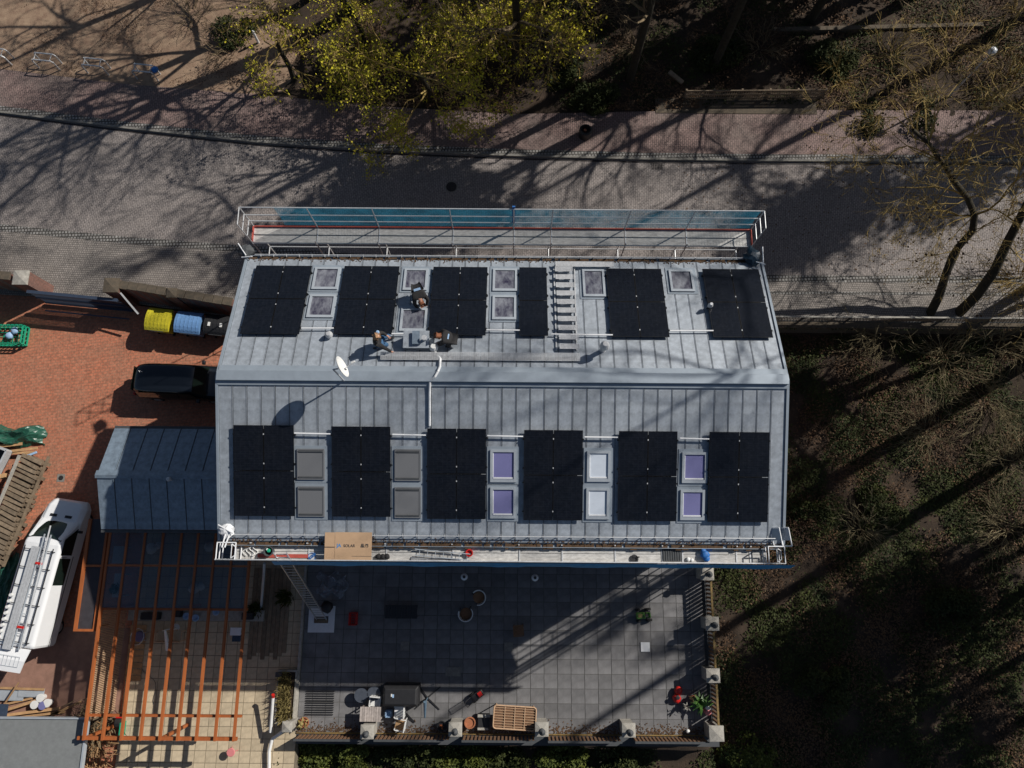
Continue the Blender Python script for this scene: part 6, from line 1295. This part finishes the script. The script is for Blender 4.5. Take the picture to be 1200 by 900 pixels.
tree_along('bare_tree', 'thick dark leaning trunk at the right edge, right of the crooked bare tree', TR2, L2, 14, M['twigy'], None, 4, 3, spread=.85, wob=.24, sh=.68)
# spring trees with yellow-green buds over the north pavement
def bud_tree(px, py, seed, label, h=4.6, dens=1500, rad=3.6, dx=0, dy=0, depth=3):
    rng = random.Random(seed); p = P(px, py, 0); p.z = gz(p.x, p.y)-.1; tr = [(p, .16), (p+V3(.1+dx*.2, dy*.2, h*.3), .14), (p+V3(-.1+dx*.5, .2+dy*.5, h*.6), .12), (p+V3(dx, dy, h*.85), .09)]
    lb = []
    for k in range(8):
        a_ = k*.8+rng.uniform(-.3, .3); lb.append((rng.choice([1, 2, 2, 3]), V3(math.cos(a_), math.sin(a_), rng.uniform(.05, .5)), rad*rng.uniform(.55, .8), .05))
    return tree_along('budding_tree', label, tr, lb, seed, M['twigy'], 'budding trees at the street', depth, 4, budm=M['bud'], budn=dens, buds=.1, spread=.95, wob=.2, up=-.02)
bud_tree(505, 118, 3, 'budding tree densest in yellow-green specks, reaching out over the kerb', 4.8, 6500, 3.6, -.4, -1.3, 4)
bud_tree(575, 80, 5, 'budding tree right behind the densest yellow-green one', 4.6, 4500, 3.4, .2, -.6, 4)
bud_tree(430, 60, 7, 'budding tree at the top edge left of the densest yellow-green crown', 4.8, 3500, 3.0, -.4, 0)
bud_tree(630, 60, 11, 'thinly speckled budding tree beside the brown leafy bank', 4.4, 2500, 2.4, .2, 0)
bud_tree(345, 95, 13, 'sparse budding tree left of the others, over the shaded bank', 3.8, 1300, 2.4)
# post-like trunk standing on the north pavement
p = P(685, 160, 0); tr = [(p, .33), (p+V3(.02, 0, .5), .24), (p+V3(.05, .05, 1.6), .2), (p+V3(.2, .2, 4), .17), (p+V3(.4, .5, 7.5), .14)]
tree_along('street_tree', 'dark trunk of a street tree standing on the red pavement above the scaffold', [(p, .34), (p+V3(.05, .02, .6), .26), (p+V3(.08, .05, 1.1), .22)], [], 8, M['twig']) if False else None
b = MB(); b.lathe((p.x, p.y, .1), [(.34, 0), (.36, .55), (.3, .62), (.25, .62), (.22, .35)], 18); t = thing('litter_bin', 'dark round litter bin standing on the red pavement above the scaffold', 'litter bin', (p.x, p.y, .1)); b.build('drum', M['blk'], t); b = MB(); b.tube((p.x-.02, p.y+.02, .5), (p.x-.02, p.y+.02, .62), .08, n=8); b.build('opening', M['terracotta'], t)
# bare bushes
def bush(px, py, seed, label, r=1.4, h=1.6, mt=None, n=26, depth=2, cat='shrub', name='bare_shrub', z=None, grp=None, lf=None, ln=0, base_d=None):
    rng = random.Random(seed); p = P(px, py, -1 if py > 380 and px > 830 else 0); p.z = gz(p.x, p.y); t = thing(name, label, cat, p, 0, grp); b = MB(); tips = []
    for k in range(n):
        a_ = rng.uniform(0, 6.28); d = V3(math.cos(a_), math.sin(a_), rng.uniform(.25, 1.6)*h/1.6)
        if base_d: d = d*.6+V3(*base_d)
        limb(rng, b, p+V3(math.cos(a_), math.sin(a_), 0)*rng.uniform(0, r*.3), d, r*rng.uniform(.5, .95), .022, depth, tips, 3, .16, -.03, .55, 3, .6)
    b.build('stems', mt or M['twig'], t)
    if lf: rg = np.random.default_rng(seed); tp = np.array([tuple(q) for q in tips]); leaves('leaves', tp[rg.integers(0, len(tp), ln)]+rg.normal(0, .12, (ln, 3)), .09, lf, seed, t, flat=1)
    return t
M['straw'] = mat('straw_twig', (.22, .18, .10), .9, 0, .3, 3)
for k, (x, y, r, d, lb) in enumerate(((1030, 395, 1.7, (-.9, -.3, .1), 'pale arching bare shrub right under the base of the crooked tree'), (1110, 420, 1.7, (.2, -.3, .1), 'pale bare shrub at the right, below the railing end'), (1180, 400, 1.8, (.3, .0, .2), 'dense straw coloured shrub at the right edge below the railing'), (1160, 470, 1.9, (-.5, -.4, .1), 'straw coloured shrub spreading left, at the right edge'),
    (1090, 500, 1.6, (-.7, .2, .1), 'thin arching shrub in the middle of the right hand wood'), (1190, 540, 1.5, (-.6, -.1, .1), 'sparse bare shrub at the right edge above the sunny leaf patch'), (1020, 620, 1.0, (0, 0, .1), 'small reddish bare shrub right of the house in half sun'), (1190, 620, 1.3, (-.8, .1, 0), 'arching stems near the right edge below the sunny leaf patch'), (1195, 330, 1.6, (-.4, 0, .4), 'golden bare shrub leaning over the right end of the street railing'))):
    bush(x, y, 40+k, lb, r*1.25, 1.5, M['straw'] if k != 8 else M['twigy'], 46, 2, base_d=d)
for k, (x, y, r, lb, mt) in enumerate(((985, 95, 1.5, 'golden bare shrub by the north pavement at upper right', 'twigy'), (1045, 70, 1.8, 'broad golden bare shrub between pavement and border wall', 'twigy'), (1110, 60, 1.7, 'golden bare shrub just left of the street lantern', 'twigy'), (1185, 95, 1.7, 'golden bare shrub at the right edge below the street lantern', 'twigy'), (1140, 110, 1.4, 'low brown shrub at the inner edge of the north pavement', 'twig'), (1190, 20, 1.6, 'bare shrub in the top right corner', 'twigy'),
    (745, 60, 1.3, 'reddish bare shrub behind the brown leaf bank', 'twig'), (700, 20, 1.4, 'bare shrub at the top edge right of the budding trees', 'twig'), (890, 60, 1.3, 'brown bare shrub behind the low wooden railing', 'twig'), (270, 60, 1.3, 'brown bare shrub left of the budding trees', 'twig'), (225, 20, 1.3, 'sparse shrub at the top edge by the bicycle stands', 'twig'), (310, 15, 1.4, 'dark bare shrub at the top edge above the pale bollard', 'twig'))):
    bush(x, y, 80+k, lb, r, 1.6, M[mt], 22, 2, lf=M['leafb'] if k == 3 else None, ln=700 if k == 3 else 0)
# leafy evergreen shrubs
def evergreen(px, py, z, rx, ry, rz_, n, label, mt, seed, name='evergreen_shrub', size=.1, grp=None):
    rg = np.random.default_rng(seed); p = P(px, py, z+rz_); p.z = z; t = thing(name, label, 'shrub', p, 0, grp)
    c = []; nb = max(5, int(rx*ry*6))
    ce = rg.uniform(-1, 1, (nb, 3)); ce /= np.maximum(1, np.linalg.norm(ce, axis=1))[:, None]; ce[:, 2] = abs(ce[:, 2])
    u_ = rg.normal(0, 1, (n, 3)); u_ /= np.linalg.norm(u_, axis=1)[:, None]; i = rg.integers(0, nb, n); rr_ = rg.uniform(.6, 1.05, n)[:, None]*.42
    q = (ce[i]*.8+u_*rr_)*np.array([rx, ry, rz_])+np.array([p.x, p.y, p.z]); q[:, 2] = np.maximum(q[:, 2], z+.02); leaves('foliage', q, size, mt, seed, t, flat=.9)
    b = MB(); rng = random.Random(seed)
    for k in range(6): a_ = k*1.05; b.tube((p.x, p.y, z-.2), (p.x+rx*.5*math.cos(a_), p.y+ry*.5*math.sin(a_), z+rz_*.7), .04, .015, 5)
    b.build('stems', M['bark'], t); return t
for k, (x, y, rx, lb, mt, n) in enumerate(((365, 884, 1.9, 'dark green hedge shrub at the left end below the terrace', 'laurel', 7000), (425, 886, 1.5, 'hedge shrub with a bright yellow green side below the slatted table', 'laurel', 6000), (480, 888, 1.6, 'olive hedge shrub below the white chairs', 'ivy', 5000), (540, 890, 1.6, 'yellowish brown green shrub below the terracotta pot', 'laurel', 5000), (595, 892, 1.3, 'sparse olive shrub below the wicker table', 'ivy', 3000), (655, 886, 1.3, 'green shrub below the stone pillar right of the wicker table', 'laurel', 4500), (720, 896, 1.3, 'very dark shrub below the south east part of the terrace', 'ivy', 2500), (880, 890, 1.3, 'yellow leaved shrub in the lower wood right of the corner pillar', 'laurel', 1600))):
    evergreen(x, y, -1.5 if k < 7 else -2, rx, 1.1, 1.1, n, lb, M[mt], 200+k)
for k, (x, y, rx, lb, n) in enumerate(((700, 110, 1.5, 'dark evergreen shrub between the litter bin and the leafy bank', 4500), (845, 55, 1.7, 'dark evergreen shrub behind the low wooden railing', 5000), (660, 75, 1.2, 'evergreen shrub right of the budding trees', 3000), (980, 60, 1.6, 'green ivy mound left of the border wall at upper right', 4500), (1030, 128, .8, 'small green ivy clump on the inner pavement edge', 1500), (270, 25, 1.4, 'dark shrub at the top edge beside the bollard', 2600), (1090, 128, .7, 'small green clump where the crooked tree crown hangs over the pavement', 900))):
    evergreen(x, y, .0, rx, 1.2, 1.0, n, lb, M['ivy'], 300+k)
for k, (x, y, rx, lb, n) in enumerate(((1040, 595, 1.4, 'green leafy mound in the wood right of the south east roof corner', 3500), (975, 815, 1.4, 'dark rounded bush low in the wood beyond the corner pillar', 2600), (1130, 720, 1.8, 'dim green bush in the lower right wood', 3200), (950, 610, 1.4, 'speckled bush close to the east gable in half sun', 3000))):
    evergreen(x, y, -1.9, rx, 1.3, .9, n, lb, M['ivy'], 400+k)
# ground covers
def cover_pts(n, x0, x1, y0, y1, seed, thr, zoff, keep=None, fr=.7):
    rg = np.random.default_rng(seed); x = rg.uniform(x0, x1, n); y = rg.uniform(y0, y1, n)
    f_ = np.sin(x*fr+seed)*np.sin(y*fr*1.3+seed*2)+.6*np.sin(x*fr*2.7+y*1.1)+.5*np.sin(y*fr*3.1-x*1.7)+rg.normal(0, .35, n); m_ = f_ > thr
    if keep is not None: m_ &= keep(x, y)
    x, y = x[m_], y[m_]; z = np.array([gz(a, b2) for a, b2 in zip(x, y)])+zoff+np.abs(rg.normal(0, .09, len(x)))+.08*np.maximum(0, f_[m_]); return np.stack([x, y, z], 1)
ivy = leaves('ivy_ground_cover', cover_pts(210000, 9.8, 33, -15, 11.5, 1, -.15, .02), .085, M['ivy'], 1, flat=.45); tag(ivy, 'dark green ivy covering the ground of the wood east of the house', 'ivy', kind='stuff')
lf = leaves('fallen_leaves', cover_pts(120000, 9.8, 33, -15, 11.5, 5, -.05, .06, fr=.45), .08, M['leafb'], 2, flat=.5); tag(lf, 'brown fallen leaves on the ground of the wood east of the house', 'leaves', kind='stuff')
ney = lambda x: np.interp(x, [p.x for p in NE], [p.y for p in NE])
lf = leaves('fallen_leaves', cover_pts(90000, -9, 36, 23, 36, 7, .0, .03, keep=lambda x, y: y > ney(x)+.05, fr=.5), .085, M['leafb'], 3, flat=.5); tag(lf, 'reddish brown fallen leaves on the bank north of the pavement', 'leaves', kind='stuff')
lf = leaves('ivy_ground_cover', cover_pts(60000, 2, 36, 23, 36, 9, .35, .03, keep=lambda x, y: y > ney(x)+.3, fr=.6), .09, M['ivy'], 4, flat=.5); tag(lf, 'ivy growing on the bank north of the pavement at upper right', 'ivy', kind='stuff')
lf = leaves('mossy_ground_cover', cover_pts(60000, -40, -8, 25.5, 36, 13, .5, .015, keep=lambda x, y: y > ney(x)+.05, fr=.5), .05, M['leafb'], 5, flat=.3); tag(lf, 'dry leaves and crumbs on the bare bank around the bicycle stands', 'leaves', kind='stuff')
lf = leaves('ivy_ground_cover', cover_pts(50000, -10.5, 12, -14, -8.6, 11, .0, .02), .085, M['ivy'], 6, flat=.5); tag(lf, 'ivy on the low ground south of the terrace wall', 'ivy', kind='stuff')
rg = np.random.default_rng(77); n = 700; x = rg.uniform(9, 33, n); y = rg.uniform(14.5, 21, n); lf = leaves('street_leaves', np.stack([x, y, np.full(n, .012)], 1), .07, M['leafb'], 8, flat=.1); tag(lf, 'single dry leaves scattered over the street at the right', 'leaves', kind='stuff')
# tall trees beyond the frame whose shadows fall across the scene
def tall(x, y, h, r, n, seed, label, bare=False, size=.26, trunkr=.24, low=.45, lean=(0, 0)):
    rng = random.Random(seed); p = V3(x, y, gz(x, y)-.2); tr = [(p, trunkr), (p+V3(.1+lean[0]*.3, lean[1]*.3, h*.3), trunkr*.85), (p+V3(-.1+lean[0]*.6, .1+lean[1]*.6, h*.6), trunkr*.6), (p+V3(.1+lean[0], lean[1], h*.95), trunkr*.2)]
    lb = []
    for k in range(9 if bare else 7): a_ = k*.75+rng.uniform(-.3, .3); lb.append((rng.choice([1, 2, 2, 3]), V3(math.cos(a_), math.sin(a_), rng.uniform(.3, 1.0)), r*rng.uniform(.55, .85)*(1.0 if bare else .6), trunkr*.45))
    t = tree_along('tall_tree', label, tr, lb, seed, M['twig'], None, 4 if bare else 1, 4 if bare else 2, spread=.75, sh=.66, wob=.15, up=.03)
    if not bare:
        rg = np.random.default_rng(seed); nb = 26; ce = rg.normal(0, .5, (nb, 3)); ce[:, 2] = rg.uniform(low, 1, nb); ce[:, :2] *= (r*(1.15-ce[:, 2:3]))**.9
        ce = np.stack([x+lean[0]+ce[:, 0], y+lean[1]+ce[:, 1], ce[:, 2]*h], 1); u_ = rg.normal(0, .33, (n, 3))*np.array([r, r, r*.8])*.62; q = ce[rg.integers(0, nb, n)]+u_; leaves('foliage', q, size, M['ivy'], seed, t, flat=.9)
    return t
tall(6.5, 26, 18, 4.0, 7500, 501, 'tall ivy-clad tree beyond the top edge above the scaffold', size=.3, low=.62)
tall(11.3, 27, 19, 4.0, 7500, 505, 'tall ivy-clad tree beyond the top edge right of the budding trees', size=.3, low=.66)
tall(40, 31.5, 24, 3.8, 5600, 503, 'tall dense tree beyond the top right corner', size=.32, low=.74)
tall(29, 12.3, 14.5, 2.8, 4500, 543, 'dense tree leaning over the street beyond the right end of the railing', size=.28, low=.6, lean=(-1.2, 3))
tall(40, 29, 17, 4.2, 5200, 504, 'tall dense tree far beyond the top right corner', size=.3)
for k, x in enumerate((9, 17, 25)):
    tall(x-3, 34.3+(k % 2)*1.2, 14.5, 4.0, 5200, 510+k, ('leftmost', 'middle', 'rightmost')[k]+' evergreen of the row north of the wooded bank', size=.3, low=.3)
tall(-9.5, 30, 15, 6.0, 0, 521, 'tall bare tree beyond the top edge shading the left part of the street', True, trunkr=.3)
tall(-15.5, 34.5, 14, 5.5, 0, 522, 'tall bare tree beyond the top edge near the bicycle stands', True, trunkr=.26)
tall(0, 26.5, 14, 5, 0, 523, 'tall bare tree beyond the top edge right of the bicycle stands', True, trunkr=.24)
tall(17, 30, 16, 6, 0, 524, 'tall bare tree beyond the top edge above the low wooden railing', True, trunkr=.26)
tall(30.5, 25.8, 27, 7, 0, 526, 'tall bare tree beyond the top right, behind the street lantern', True, trunkr=.24, lean=(-3, -4.5))
for k, (x, y) in enumerate(((11, 32.6), (16.5, 33), (21.5, 32.4), (26, 33.2), (32, 31.8), (36, 28))): tall(x, y, 27+k % 3, 3.2, 0, 550+k, ('first', 'second', 'third', 'fourth', 'fifth', 'sixth')[k]+' slender bare tree from the left beyond the top edge', True, trunkr=.34)
tall(-12, 31.2, 18, 6, 0, 527, 'tall bare tree beyond the top edge, its branch shadows raking the street at left', True, trunkr=.28)
tall(-5, 33, 21, 7, 0, 528, 'very tall bare tree beyond the top edge behind the budding trees', True, trunkr=.3)
tall(27, -1, 13, 3.4, 5200, 542, 'dense tree just beyond the right edge, level with the terrace', size=.28, low=.45)
# east side
tall(27.5, 10.2, 33, 2.5, 0, 531, 'slender tall tree beyond the right edge, level with the ridge', True, trunkr=.36)
tall(31, 8.0, 34, 2.5, 0, 532, 'slender tall tree beyond the right edge, below the first', True, trunkr=.36)
tall(30.5, 4.0, 14.5, 3.6, 6500, 533, 'dense tall tree beyond the right edge, level with the terrace side slope', trunkr=.28, low=.45, size=.3)
tall(33, -.5, 16, 4.2, 6500, 534, 'dense tall tree beyond the right edge, level with the scaffold', trunkr=.28, size=.3)
tall(29, -5.5, 16, 4.0, 5500, 535, 'dense tall tree beyond the lower right edge', trunkr=.28, size=.3)
tall(35, 5.5, 17, 3.6, 5200, 536, 'dense tall tree well beyond the right edge', trunkr=.28, size=.3)
tall(27.5, 14.0, 17, 5.5, 0, 537, 'tall bare tree beyond the right end of the street railing', True, trunkr=.24)
tall(28.4, 13.6, 28, 7.0, 0, 538, 'very tall bare tree beyond the right end of the railing, shading the roof', True, trunkr=.17, lean=(-2.5, 3.2))
